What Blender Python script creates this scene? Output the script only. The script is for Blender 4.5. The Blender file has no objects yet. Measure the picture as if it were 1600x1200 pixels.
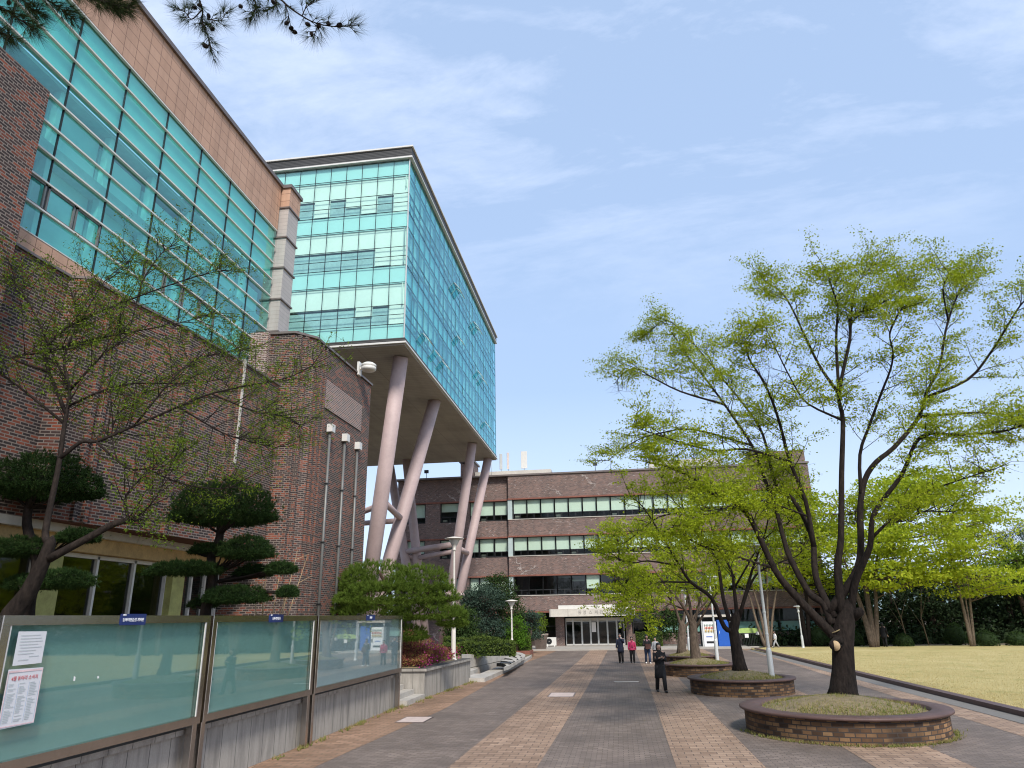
import bpy, bmesh, math, random
import numpy as np
from math import sin, cos, pi, sqrt, radians, atan2
from mathutils import Vector, Matrix
random.seed(7); RNG = np.random.default_rng(7)
S = bpy.context.scene
COL = S.collection
# ---------------------------------------------------------------- camera
FPX, HC = 1110.0, 2.5
AX = Vector((0.98954285, 0.06056076, -0.13090968)); AX.normalize()
AY = Vector((0.14325610, -0.30685625, 0.94091282)); AY = (AY - AX*AY.dot(AX)).normalized()
AZ = Vector((-0.01681194, 0.94982716, 0.31232311)); AZ = (AZ - AX*AZ.dot(AX) - AY*AZ.dot(AY)).normalized()
def ray(px, py):
    v = Vector((px-800, -(py-600), FPX)); return Vector((v.dot(AX), v.dot(AY), v.dot(AZ)))
def atY(px, py, y):
    r = ray(px, py); t = y/r.y; return Vector((r.x*t, y, r.z*t+HC))
def atZ(px, py, z=0.0):
    r = ray(px, py); t = (z-HC)/r.z; return Vector((r.x*t, r.y*t, z))
def atX(px, py, x):
    r = ray(px, py); t = x/r.x; return Vector((x, r.y*t, r.z*t+HC))
cam = bpy.data.objects.new('camera', bpy.data.cameras.new('camera')); COL.objects.link(cam)
right = Vector((AX.x, AY.x, AZ.x)); up = Vector((AX.y, AY.y, AZ.y)); fwd = Vector((AX.z, AY.z, AZ.z))
cam.matrix_world = Matrix(((right.x, up.x, -fwd.x, 0), (right.y, up.y, -fwd.y, 0), (right.z, up.z, -fwd.z, HC), (0, 0, 0, 1)))
cam.data.sensor_width = 36; cam.data.lens = 36*FPX/1600; cam.data.clip_end = 6000; cam.data.clip_start = .05
S.camera = cam
# ---------------------------------------------------------------- node helpers
class NT:
    def __init__(s, name, kind='mat'):
        s.m = bpy.data.materials.new(name); s.m.use_nodes = True; s.t = s.m.node_tree; s.t.nodes.clear()
        s.out = s.n('ShaderNodeOutputMaterial')
    def n(s, typ, **kw):
        nd = s.t.nodes.new(typ)
        for k, v in kw.items():
            if k.startswith('i_'):
                key = k[2:]
                key = int(key) if key.isdigit() else key.replace('_', ' ')
                inp = nd.inputs[key]
                if isinstance(v, bpy.types.NodeSocket): s.t.links.new(v, inp)
                else: inp.default_value = v
            else: setattr(nd, k, v)
        return nd
    def l(s, a, b): s.t.links.new(a, b)
    def math(s, op, a, b=0.0, clamp=False):
        nd = s.n('ShaderNodeMath', operation=op, use_clamp=clamp)
        for i, v in enumerate((a, b)):
            if isinstance(v, bpy.types.NodeSocket): s.l(v, nd.inputs[i])
            else: nd.inputs[i].default_value = v
        return nd.outputs[0]
    def mix(s, f, a, b, mode='MIX'):
        nd = s.n('ShaderNodeMix', data_type='RGBA', blend_type=mode)
        for i, v in ((0, f), (6, a), (7, b)):
            if isinstance(v, bpy.types.NodeSocket): s.l(v, nd.inputs[i])
            else: nd.inputs[i].default_value = v if i == 0 else (tuple(v)+(1,))[:4]
        return nd.outputs[2]
    def ramp(s, f, stops, interp='LINEAR'):
        nd = s.n('ShaderNodeValToRGB'); cr = nd.color_ramp; cr.interpolation = interp
        while len(cr.elements) > 1: cr.elements.remove(cr.elements[0])
        for i, (p, c) in enumerate(stops):
            e = cr.elements[0] if i == 0 else cr.elements.new(p)
            e.position = p; e.color = (tuple(c)+(1,))[:4] if not isinstance(c, (int, float)) else (c, c, c, 1)
        s.l(f, nd.inputs[0]); return nd.outputs[0]
    def noise(s, scale, vec=None, detail=4, rough=.6, out=0):
        nd = s.n('ShaderNodeTexNoise'); nd.inputs['Scale'].default_value = scale; nd.inputs['Detail'].default_value = detail
        nd.inputs['Roughness'].default_value = rough
        s.l(vec if vec is not None else s.pos(), nd.inputs['Vector']); return nd.outputs[out]
    def pos(s):
        if not hasattr(s, '_g'): s._g = s.n('ShaderNodeNewGeometry')
        return s._g.outputs['Position']
    def objpos(s): return s.n('ShaderNodeTexCoord').outputs['Object']
    def island(s): s.pos(); return s._g.outputs['Random Per Island']
    def scl(s, v, sc):
        nd = s.n('ShaderNodeVectorMath', operation='MULTIPLY'); s.l(v, nd.inputs[0]); nd.inputs[1].default_value = sc; return nd.outputs[0]
    def bump(s, h, strength=.3, dist=.01):
        nd = s.n('ShaderNodeBump'); nd.inputs['Strength'].default_value = strength; nd.inputs['Distance'].default_value = dist
        s.l(h, nd.inputs['Height']); return nd.outputs[0]
    def bsdf(s, col, rough=.6, metal=0.0, spec=.5, normal=None, coat=0):
        b = s.n('ShaderNodeBsdfPrincipled')
        if isinstance(col, bpy.types.NodeSocket): s.l(col, b.inputs['Base Color'])
        else: b.inputs['Base Color'].default_value = (tuple(col)+(1,))[:4]
        if isinstance(rough, bpy.types.NodeSocket): s.l(rough, b.inputs['Roughness'])
        else: b.inputs['Roughness'].default_value = rough
        b.inputs['Metallic'].default_value = metal; b.inputs['Specular IOR Level'].default_value = spec
        b.inputs['Coat Weight'].default_value = coat
        if normal is not None: s.l(normal, b.inputs['Normal'])
        return b.outputs[0]
    def done(s, sh): s.l(sh, s.out.inputs['Surface']); return s.m
    def wallvec(s):
        """(horizontal distance along the wall, height) for any upright face"""
        g = s.pos(); sp = s.n('ShaderNodeSeparateXYZ'); s.l(g, sp.inputs[0])
        sn = s.n('ShaderNodeSeparateXYZ'); s.l(s._g.outputs['True Normal'], sn.inputs[0])
        u = s.math('SUBTRACT', s.math('MULTIPLY', sp.outputs[1], sn.outputs[0]), s.math('MULTIPLY', sp.outputs[0], sn.outputs[1]))
        c = s.n('ShaderNodeCombineXYZ'); s.l(u, c.inputs[0]); s.l(sp.outputs[2], c.inputs[1]); return c.outputs[0]
    def brick(s, vec, w, h, mortar=.008, offset=.5, smooth=.1):
        nd = s.n('ShaderNodeTexBrick'); nd.offset = offset; nd.squash = 1
        for k, v in (('Scale', 1), ('Mortar Size', mortar), ('Mortar Smooth', smooth), ('Brick Width', w), ('Row Height', h), ('Bias', 0)): nd.inputs[k].default_value = v
        nd.inputs['Color1'].default_value = (0, 0, 0, 1); nd.inputs['Color2'].default_value = (1, 1, 1, 1); nd.inputs['Mortar'].default_value = (.5, .5, .5, 1)
        s.l(vec, nd.inputs['Vector']); return nd.outputs[0], nd.outputs[1]
M = {}
def plain(name, c, rough=.6, metal=0.0, var=.18, scale=6, spec=.5, bump=0.0, bscale=60, coat=0):
    m = NT(name)
    n1 = m.noise(scale); n2 = m.noise(scale*7)
    f = m.math('ADD', m.math('MULTIPLY', n1, .65), m.math('MULTIPLY', n2, .35))
    lo = tuple(x*(1-var) for x in c); hi = tuple(min(1, x*(1+var)) for x in c)
    col = m.ramp(f, [(.3, lo), (.7, hi)])
    nr = m.bump(m.noise(bscale), bump, .01) if bump else None
    M[name] = m.done(m.bsdf(col, rough, metal, spec, nr, coat)); return M[name]
def brickmat(name, stops, mortar, w=.2, h=.067, ms=.011, streak=0.0, rough=.85, vecmode='wall', dirt=.35, offset=.5, bump=.5):
    m = NT(name)
    vec = m.wallvec() if vecmode == 'wall' else (m.pos() if vecmode == 'xy' else m.n('ShaderNodeTexCoord').outputs['UV'])
    col, fac = m.brick(vec, w, h, ms, offset)
    c = m.ramp(col, stops)
    c = m.mix(m.ramp(m.noise(.55, vec), [(.35, 0.0), (.65, dirt)]), c, tuple(x*.45 for x in stops[0][1]))
    c = m.mix(m.ramp(m.noise(1, m.scl(vec, (1.4, .16, 1)), 5, .7), [(.45, 0.0), (.75, .45)]), c, tuple(x*.4 for x in stops[0][1]))
    c = m.mix(m.math('MULTIPLY', m.noise(30, vec), .35), c, tuple(x*.6 for x in mortar))
    c = m.mix(fac, c, mortar)
    if streak:
        s1 = m.noise(1.0, m.scl(vec, (3.2, 11, 1)), 5, .7); s2 = m.noise(.35, vec, 3)
        f = m.math('MULTIPLY', m.ramp(s1, [(.585, 0.0), (.64, 1.0)]), m.ramp(s2, [(.36, .1), (.62, 1.0)]))
        c = m.mix(m.math('MULTIPLY', f, streak), c, (.62, .58, .54))
        v = m.n('ShaderNodeTexVoronoi', feature='DISTANCE_TO_EDGE'); v.inputs['Scale'].default_value = .33
        wob = m.n('ShaderNodeVectorMath', operation='ADD'); m.l(vec, wob.inputs[0]); m.l(m.scl(m.noise(1.6, vec, 5, .6, 1), (1.6, 1.6, 0)), wob.inputs[1])
        m.l(wob.outputs[0], v.inputs['Vector'])
        f2 = m.math('MULTIPLY', m.ramp(v.outputs[0], [(0.0, .9), (.013, 0.0)]), m.ramp(m.noise(.28, vec, 2), [(.54, 0.0), (.6, 1.0)]))
        c = m.mix(m.math('MULTIPLY', f2, streak), c, (.66, .62, .58))
    hgt = m.math('SUBTRACT', m.math('MULTIPLY', m.noise(45, vec), .3), fac)
    M[name] = m.done(m.bsdf(c, rough, 0, .3, m.bump(hgt, bump, .006))); return M[name]
def leafmat(name, stops, trans=.45, rough=.55):
    m = NT(name)
    f = m.math('ADD', m.math('MULTIPLY', m.island(), .6), m.math('MULTIPLY', m.noise(.9), .4))
    c = m.ramp(f, stops)
    b = m.bsdf(c, .8, 0, .06)
    t = m.n('ShaderNodeBsdfTranslucent'); m.l(m.mix(.5, c, (1, 1, .5), 'MULTIPLY'), t.inputs[0])
    x = m.n('ShaderNodeMixShader', i_0=trans); m.l(b, x.inputs[1]); m.l(t.outputs[0], x.inputs[2])
    M[name] = m.done(x.outputs[0]); return M[name]
def glassmat(name, tint, refl=.05, rough=.03, wavy=.03, gl=(1, 1, 1)):
    """tinted pane: see-through tint under a mirror-like coat that grows at grazing angles"""
    m = NT(name)
    nr = m.bump(m.noise(1.1), wavy, .02)
    lw = m.n('ShaderNodeLayerWeight', i_Blend=.5); m.l(nr, lw.inputs['Normal'])
    f = m.math('ADD', m.math('MULTIPLY', m.math('POWER', lw.outputs['Facing'], 4.0), .85), refl, True)
    t = m.n('ShaderNodeBsdfTransparent'); t.inputs[0].default_value = tint+(1,)
    g = m.n('ShaderNodeBsdfGlossy', i_Roughness=rough); g.inputs[0].default_value = gl+(1,); m.l(nr, g.inputs['Normal'])
    x = m.n('ShaderNodeMixShader'); m.l(f, x.inputs[0]); m.l(t.outputs[0], x.inputs[1]); m.l(g.outputs[0], x.inputs[2])
    M[name] = m.done(x.outputs[0]); return M[name]
# ---------------------------------------------------------------- mesh helpers
class MB:
    def __init__(s): s.v = []; s.f = []; s.uv = None; s.sm = []
    def add(s, vs, fs, smooth=False):
        o = len(s.v); s.v += [tuple(p) for p in vs]
        for f in fs: s.f.append(tuple(i+o for i in f)); s.sm.append(smooth)
        return s
    def box(s, x0, x1, y0, y1, z0, z1):
        if x0 > x1: x0, x1 = x1, x0
        if y0 > y1: y0, y1 = y1, y0
        if z0 > z1: z0, z1 = z1, z0
        return s.add([(x0, y0, z0), (x1, y0, z0), (x1, y1, z0), (x0, y1, z0), (x0, y0, z1), (x1, y0, z1), (x1, y1, z1), (x0, y1, z1)],
              [(0, 3, 2, 1), (4, 5, 6, 7), (0, 1, 5, 4), (1, 2, 6, 5), (2, 3, 7, 6), (3, 0, 4, 7)])
    def bbox(s, x0, x1, y0, y1, z0, z1, b=.01):
        """box with chamfered upright edges"""
        pts = [(x0+b, y0), (x1-b, y0), (x1, y0+b), (x1, y1-b), (x1-b, y1), (x0+b, y1), (x0, y1-b), (x0, y0+b)]
        return s.prism(pts, z0, z1)
    def prism(s, pts, z0, z1):
        n = len(pts)
        a = sum(pts[i][0]*pts[(i+1) % n][1]-pts[(i+1) % n][0]*pts[i][1] for i in range(n))
        if a < 0: pts = pts[::-1]
        zt = z1 if isinstance(z1, (list, tuple)) else [z1]*n
        if a < 0 and isinstance(z1, (list, tuple)): zt = zt[::-1]
        vs = [(p[0], p[1], z0) for p in pts]+[(p[0], p[1], zt[i]) for i, p in enumerate(pts)]
        return s.add(vs, [tuple(range(n))[::-1], tuple(range(n, 2*n))]+[(i, (i+1) % n, n+(i+1) % n, n+i) for i in range(n)])
    def quad(s, a, b, c, d): return s.add([a, b, c, d], [(0, 1, 2, 3)])
    def tube(s, pts, rad, seg=8, cap=True, smooth=True):
        pts = [Vector(p) for p in pts]; n = len(pts)
        if not isinstance(rad, (list, tuple)): rad = [rad]*n
        vs = []; ref = None
        for i, p in enumerate(pts):
            t = (pts[min(i+1, n-1)]-pts[max(i-1, 0)])
            if t.length < 1e-9: t = Vector((0, 0, 1))
            t.normalize()
            if ref is None: ref = Vector((1, 0, 0)) if abs(t.x) < .8 else Vector((0, 1, 0))
            a = (ref-t*ref.dot(t)).normalized(); ref = a; b = t.cross(a)
            for k in range(seg):
                an = 2*pi*k/seg; vs.append(p+(a*cos(an)+b*sin(an))*rad[i])
        fs = [(i*seg+k, i*seg+(k+1) % seg, (i+1)*seg+(k+1) % seg, (i+1)*seg+k) for i in range(n-1) for k in range(seg)]
        if cap: fs += [tuple(range(seg))[::-1], tuple(range((n-1)*seg, n*seg))]
        return s.add(vs, fs, smooth)
    def lathe(s, prof, c=(0, 0, 0), seg=24, smooth=True, sx=1, sy=1):
        vs = []
        for r, z in prof:
            for k in range(seg):
                a = 2*pi*k/seg; vs.append((c[0]+r*cos(a)*sx, c[1]+r*sin(a)*sy, c[2]+z))
        n = len(prof)
        fs = [(i*seg+k, i*seg+(k+1) % seg, (i+1)*seg+(k+1) % seg, (i+1)*seg+k) for i in range(n-1) for k in range(seg)]
        return s.add(vs, fs, smooth)
    def loft(s, rings, seg=12, smooth=True):
        """rings: (centre, rx, ry, yaw)"""
        vs = []
        for c, rx, ry, yaw in rings:
            for k in range(seg):
                a = 2*pi*k/seg; x = rx*cos(a); y = ry*sin(a)
                vs.append((c[0]+x*cos(yaw)-y*sin(yaw), c[1]+x*sin(yaw)+y*cos(yaw), c[2]))
        n = len(rings)
        fs = [(i*seg+k, i*seg+(k+1) % seg, (i+1)*seg+(k+1) % seg, (i+1)*seg+k) for i in range(n-1) for k in range(seg)]
        fs += [tuple(range(seg))[::-1], tuple(range((n-1)*seg, n*seg))]
        return s.add(vs, fs, smooth)
    def ell(s, c, rx, ry, rz, seg=10, rings=7):
        vs = [(c[0], c[1], c[2]-rz)]
        for i in range(1, rings):
            ph = -pi/2+pi*i/rings
            for k in range(seg):
                a = 2*pi*k/seg; vs.append((c[0]+rx*cos(ph)*cos(a), c[1]+ry*cos(ph)*sin(a), c[2]+rz*sin(ph)))
        vs.append((c[0], c[1], c[2]+rz)); L = len(vs)-1
        fs = [(0, 1+(k+1) % seg, 1+k) for k in range(seg)]
        fs += [(1+i*seg+k, 1+i*seg+(k+1) % seg, 1+(i+1)*seg+(k+1) % seg, 1+(i+1)*seg+k) for i in range(rings-2) for k in range(seg)]
        fs += [(L, 1+(rings-2)*seg+k, 1+(rings-2)*seg+(k+1) % seg) for k in range(seg)]
        return s.add(vs, fs, True)
    def build(s, name, m, parent=None, kind=None, uvf=None):
        me = bpy.data.meshes.new(name); org = root_loc(parent)
        me.from_pydata([(a-org.x, b-org.y, c-org.z) for a, b, c in s.v], [], s.f); me.update()
        me.polygons.foreach_set('use_smooth', s.sm)
        return link(name, me, m, parent, kind)
def root_loc(p):
    v = Vector((0, 0, 0))
    while p is not None: v += p.location; p = p.parent
    return v
def link(name, me, m, parent=None, kind=None):
    me.materials.append(M[m] if isinstance(m, str) else m)
    o = bpy.data.objects.new(name, me); COL.objects.link(o); o.parent = parent
    if kind: o['kind'] = kind
    return o
def thing(name, label, cat, loc=(0, 0, 0), rz=0.0, group=None):
    o = bpy.data.objects.new(name, None); COL.objects.link(o); o.location = loc; o.rotation_euler = (0, 0, rz); o.empty_display_size = .2
    return tag(o, label, cat, group)
def tag(o, label, cat, group=None):
    o['label'] = label; o['category'] = cat
    if group: o['group'] = group
    return o
def copy_tree(o, parent=None):
    c = o.copy(); COL.objects.link(c); c.parent = parent
    for ch in list(o.children): copy_tree(ch, c)
    return c
def struct(mb, name, m): return mb.build(name, m, None, 'structure')
def fast_mesh(name, V, F4, m, parent, smooth=False):
    """V (n,3) world, F4 (k,4) or (k,3) index array"""
    org = root_loc(parent); V = np.asarray(V, dtype=np.float32)-np.array([org.x, org.y, org.z], dtype=np.float32); F4 = np.asarray(F4, dtype=np.int32)
    me = bpy.data.meshes.new(name); k, w = F4.shape
    me.vertices.add(len(V)); me.vertices.foreach_set('co', V.ravel())
    me.loops.add(k*w); me.loops.foreach_set('vertex_index', F4.ravel())
    me.polygons.add(k); me.polygons.foreach_set('loop_start', np.arange(0, k*w, w, dtype=np.int32))
    me.update(calc_edges=True); me.validate()
    return link(name, me, m, parent)
def text(body, size, loc, rot, m, parent, name='lettering', depth=.002, align='CENTER'):
    cu = bpy.data.curves.new(name, 'FONT'); cu.body = body; cu.size = size; cu.extrude = depth; cu.align_x = align; cu.align_y = 'CENTER'; cu.resolution_u = 3
    t = bpy.data.objects.new('tmp', cu); COL.objects.link(t); t.rotation_euler = rot; bpy.context.view_layer.update()
    me = bpy.data.meshes.new_from_object(t.evaluated_get(bpy.context.evaluated_depsgraph_get())); me.transform(t.rotation_euler.to_matrix().to_4x4())
    bpy.data.objects.remove(t)
    me.transform(Matrix.Translation(Vector(loc)-root_loc(parent))); me.materials.clear()
    return link(name, me, m, parent)
# ---------------------------------------------------------------- foliage
def leaves(P, size, flat=.5, asp=.5):
    """rhombus leaves at P (n,3); flat 1 = all lie level"""
    n = len(P); P = np.asarray(P, dtype=np.float64)
    nor = RNG.normal(size=(n, 3))*(1-flat); nor[:, 2] += 1.0*flat+.05; nor /= np.linalg.norm(nor, axis=1)[:, None]
    a = RNG.normal(size=(n, 3)); a -= nor*(a*nor).sum(1)[:, None]; a /= np.linalg.norm(a, axis=1)[:, None]
    b = np.cross(nor, a); s = size*RNG.uniform(.6, 1.25, (n, 1))
    V = np.stack([P-a*s*.5, P+b*s*asp*.5+a*s*.05, P+a*s*.5, P-b*s*asp*.5+a*s*.05], 1).reshape(-1, 3)
    return V, np.arange(n*4).reshape(-1, 4)
def needles(P, D, length, width, k=8, spread=.7):
    """tufts: k thin triangles from each P about direction D"""
    P = np.repeat(np.asarray(P), k, 0); D = np.repeat(np.asarray(D), k, 0); n = len(P)
    d = D+RNG.normal(size=(n, 3))*spread; d /= np.linalg.norm(d, axis=1)[:, None]
    a = np.cross(d, RNG.normal(size=(n, 3))); a /= np.linalg.norm(a, axis=1)[:, None]
    L = length*RNG.uniform(.7, 1.15, (n, 1)); 
    V = np.stack([P-a*width/2, P+a*width/2, P+d*L], 1).reshape(-1, 3)
    return V, np.arange(n*3).reshape(-1, 3)
def smooth_path(pts, n=4):
    out = []; P = [Vector(p) for p in pts]; Q = [P[0]*2-P[1]]+P+[P[-1]*2-P[-2]]
    for i in range(1, len(Q)-2):
        for k in range(n):
            t = k/n; a, b, c, d = Q[i-1], Q[i], Q[i+1], Q[i+2]
            out.append(.5*((2*b)+(c-a)*t+(2*a-5*b+4*c-d)*t*t+(3*b-a-3*c+d)*t*t*t))
    out.append(P[-1]); return out
def rv(): return Vector((random.gauss(0, 1), random.gauss(0, 1), random.gauss(0, 1))).normalized()
def plen(p): return sum((p[i+1]-p[i]).length for i in range(len(p)-1))
def spawn(path, mb, tips, dens=.4, L=(.9, 1.9), s0=.25, r0=.022, upb=.25, twigs=6, tl=(.3, .6), seg=4, fwdb=.6):
    n = max(2, int(plen(path)/dens)); m = len(path)-1
    for j in range(n):
        s = s0+(1-s0)*(j+random.random())/n; i = min(int(s*m), m-1); p = path[i].lerp(path[i+1], s*m-i)
        t = (path[i+1]-path[i]).normalized(); w = rv(); w = (w-t*w.dot(t)); w.z *= .7; w.normalize()
        d = (t*fwdb+w*.8+Vector((0, 0, upb))).normalized(); ln = random.uniform(*L)*(1.15-.5*s)
        q = [p]; 
        for k in range(4):
            d = (d+rv()*.22+Vector((0, 0, .04))).normalized(); q.append(q[-1]+d*ln/4)
        mb.tube(q, [r0*(1-.2*k) for k in range(5)], seg, False)
        for k in range(twigs):
            u = .25+.75*(k+random.random())/twigs; ii = min(int(u*4), 3); a = q[ii].lerp(q[ii+1], u*4-ii)
            e = (q[ii+1]-q[ii]).normalized(); w = rv(); w.z *= .45; e2 = (e*.5+w).normalized(); tt = random.uniform(*tl)
            b = a+e2*tt*.5; c = b+(e2+rv()*.3).normalized()*tt*.5
            mb.tube([a, b, c], [r0*.32, r0*.22, r0*.12], 3, False); tips.append((a, b, c))
def leaf_pts(tips, per, jit=.1, zj=.04):
    A = np.array([[tuple(x) for x in t] for t in tips]); n = len(A)
    if n == 0: return np.zeros((0, 3))
    u = RNG.uniform(.15, 1.15, (n, per, 1)); A0, A1, A2 = A[:, None, 0], A[:, None, 1], A[:, None, 2]
    p = np.where(u < .5, A0+(A1-A0)*u*2, A1+(A2-A1)*(u*2-1)); p = p+RNG.normal(size=p.shape)*np.array([jit, jit, zj]); return p.reshape(-1, 3)
def blobs_pts(bl, clump=26, cr=.35, flat=.35):
    """clumped leaf positions in ellipsoids (cx,cy,cz,rx,ry,rz,n)"""
    out = []; cen = []
    for cx, cy, cz, rx, ry, rz, n in bl:
        nc = max(1, n//clump); d = RNG.normal(size=(nc, 3)); d /= np.linalg.norm(d, axis=1)[:, None]
        r = RNG.uniform(.35, 1, (nc, 1))**.6; c = d*r*np.array([rx, ry, rz])+np.array([cx, cy, cz]); cen.append(c)
        p = np.repeat(c, clump, 0)+RNG.normal(size=(nc*clump, 3))*np.array([cr, cr, cr*flat]); out.append(p)
    return np.concatenate(out), np.concatenate(cen)
# ---------------------------------------------------------------- materials
brickmat('old_brick', [(0, (.014, .009, .011)), (.36, (.032, .019, .021)), (.60, (.058, .029, .027)), (.66, (.20, .042, .02)), (1, (.34, .08, .035))], (.22, .18, .155), .2, .067, .011, 0, bump=.8)
brickmat('pale_brick', [(0, (.05, .033, .034)), (.5, (.13, .065, .052)), (1, (.33, .12, .07))], (.38, .31, .28), .2, .067, .016)
brickmat('grey_brick', [(0, (.11, .068, .06)), (.5, (.205, .125, .108)), (.85, (.26, .15, .122)), (1, (.31, .17, .13))], (.2, .165, .15), .21, .075, .010, .6)
brickmat('red_lintel', [(0, (.24, .085, .06)), (1, (.34, .13, .09))], (.2, .1, .08), .07, .3, .006)
brickmat('planter_brick', [(0, (.05, .03, .02)), (.3, (.2, .105, .05)), (.6, (.33, .18, .085)), (1, (.46, .27, .13))], (.05, .04, .035), .2, .085, .011, 0, vecmode='uv', dirt=.95)
brickmat('dark_paver', [(0, (.205, .158, .13)), (.6, (.265, .205, .17)), (1, (.32, .25, .21))], (.085, .07, .062), .2, .1, .007, 0, .7, 'xy', dirt=.55)
brickmat('orange_paver', [(0, (.32, .21, .145)), (.3, (.41, .275, .19)), (1, (.50, .345, .245))], (.11, .08, .065), .3, .2, .009, 0, .75, 'xy', dirt=.4)
brickmat('rust_paver', [(0, (.30, .175, .11)), (.3, (.38, .225, .145)), (1, (.46, .28, .185))], (.12, .1, .07), .3, .15, .009, 0, .8, 'xy', dirt=.55)
brickmat('granite_panel', [(0, (.40, .37, .33)), (1, (.47, .44, .40))], (.13, .12, .11), .5, 5, .008, 0, .8, dirt=.45, offset=0)
brickmat('peach_panel', [(0, (.56, .34, .23)), (1, (.62, .385, .265))], (.16, .085, .055), .46, .319, .008, 0, .55, dirt=.12, offset=0, bump=.15)
brickmat('grey_metal_panel', [(0, (.47, .43, .40)), (1, (.52, .475, .44))], (.26, .24, .22), 3, .16, .006, 0, .5, dirt=.12, offset=0, bump=.2)
brickmat('soffit_board', [(0, (.42, .38, .335)), (1, (.47, .425, .375))], (.2, .18, .16), 3.0, .3, .012, 0, .6, 'xy', dirt=.2, offset=0, bump=.1)
plain('ground_dirt', (.14, .11, .075), .95, var=.35, scale=.5)
plain('apron', (.36, .33, .29), .8, var=.15, scale=1.5)
plain('granite', (.42, .39, .35), .75, var=.22, scale=2.2, bump=.2)
plain('dark_granite', (.10, .055, .05), .5, var=.25, scale=3)
plain('soil', (.2, .155, .09), .95, var=.4, scale=5, bump=.6, bscale=40)
plain('dark_metal', (.03, .032, .034), .4, .6)
plain('black_frame', (.02, .021, .022), .4)
plain('white_metal', (.62, .6, .56), .4, 0, var=.08)
plain('grey_cap', (.16, .13, .12), .5, .3)
plain('cream_concrete', (.52, .48, .42), .7, var=.18, scale=1.5)
plain('stained_plate', (.12, .13, .125), .5, var=.5, scale=1.5)
plain('moss_yellow', (.36, .35, .12), .8, var=.3, scale=3)
plain('rust_yellow', (.45, .30, .13), .8, var=.35, scale=3)
plain('pink_column', (.45, .34, .325), .6, 0, var=.14, scale=1.2)
plain('lamp_paint', (.50, .51, .50), .45, .1, var=.12, scale=3)
plain('lamp_cream', (.62, .58, .53), .5, 0, var=.12)
plain('pipe_grey', (.16, .16, .15), .45, .3)
plain('steel', (.50, .46, .42), .2, 1.0, var=.1, scale=3)
plain('spandrel_mint', (.52, .78, .74), .5, var=.03, scale=.5)
plain('blind', (.86, .89, .80), .8, var=.06, scale=1)
plain('blind_grey', (.38, .45, .44), .8, var=.1, scale=1)
plain('interior_dark', (.05, .06, .06), .9)
plain('interior_mid', (.5, .6, .58), .9, var=.2, scale=.8)
plain('asphalt_roof', (.06, .055, .05), .9)
glassmat('teal_glass', (.50, .92, .86), .24, .04, .06, (.50, .86, .83))
glassmat('mint_glass', (.77, .93, .905), .12, .03, .05, (.8, 1, .97))
glassmat('blue_glass', (.50, .90, .90), .12, .03, .04, (.50, .86, .92))
glassmat('clear_glass', (.72, .80, .76), .02, .03, .04)
glassmat('smoke_glass', (.30, .33, .32), .05, .03, .06)
# lawn
m = NT('lawn'); p = m.pos()
c = m.ramp(m.noise(.35, None, 5), [(.3, (.46, .37, .17)), (.55, (.55, .45, .22)), (.75, (.62, .51, .28))])
c = m.mix(m.ramp(m.noise(22, None, 3, .7), [(.3, .0), (.7, .5)]), c, (.28, .25, .08))
c = m.mix(m.ramp(m.noise(.8, None, 4), [(.55, .0), (.75, .6)]), c, (.14, .2, .04))
M['lawn'] = m.done(m.bsdf(c, .95, 0, .1, m.bump(m.noise(70), .9, .03)))
# granite with grey vertical run-off stains
m = NT('stained_granite'); v = m.wallvec(); bc, bf = m.brick(v, .5, 6, .007, 0)
c = m.ramp(m.noise(60), [(.3, (.31, .285, .25)), (.7, (.43, .40, .36))])
c = m.mix(m.math('MULTIPLY', m.ramp(m.noise(1, m.scl(v, (5, .8, 1)), 4), [(.42, 0.0), (.7, 1.0)]), .6), c, (.13, .12, .11))
c = m.mix(bf, c, (.08, .075, .07)); M['stained_granite'] = m.done(m.bsdf(c, .8, 0, .3))
# ---------------------------------------------------------------- ground
struct(MB().quad((-900, -200, -.02), (900, -200, -.02), (900, 2500, -.02), (-900, 2500, -.02)), 'ground', 'ground_dirt')
struct(MB().quad((-7.05, -6, 0), (16, -6, 0), (16, 58.5, 0), (-7.05, 58.5, 0)), 'plaza_paving', 'dark_paver')
def band(name, a, b, m, z=.004):
    mb = MB(); n = len(a)
    for i in range(n-1): mb.quad((a[i][0], a[i][1], z), (b[i][0], b[i][1], z), (b[i+1][0], b[i+1][1], z), (a[i+1][0], a[i+1][1], z))
    struct(mb, name, m)
Ys = (-6, 14, 22, 30, 44, 58.5)
band('paving_band', [(-7.04, y) for y in Ys], [(x, y) for x, y in zip((-5.75, -5.6, -5.25, -5.35, -5.55, -5.0), Ys)], 'rust_paver')
band('paving_band', [(x, y) for x, y in zip((-3.5, -3.17, -3.0, -2.85, -2.6, -2.45), Ys)], [(x, y) for x, y in zip((-1.9, -1.6, -1.45, -1.35, -1.2, -1.1), Ys)], 'orange_paver')
band('paving_band', [(x, y) for x, y in zip((.6, .8, .86, .92, .95, 1.0), Ys)], [(x, y) for x, y in zip((2.3, 2.3, 2.26, 2.23, 2.2, 2.2), Ys)], 'orange_paver')
band('paving_band', [(x, y) for x, y in zip((4.0, 4.1, 4.2, 4.3, 4.5, 4.6), Ys)], [(x, y) for x, y in zip((5.7, 5.7, 5.75, 5.8, 5.9, 6.0), Ys)], 'orange_paver')
band('paving_band', [(x, y) for x, y in zip((8.0, 8.0, 8.1, 8.3, 8.6, 8.7), Ys)], [(x, y) for x, y in zip((8.9, 8.9, 8.9, 9.0, 9.2, 9.3), Ys)], 'orange_paver')
struct(MB().box(-9, 9.5, 58.5, 66, -.1, .12), 'entrance_apron', 'apron')
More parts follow.
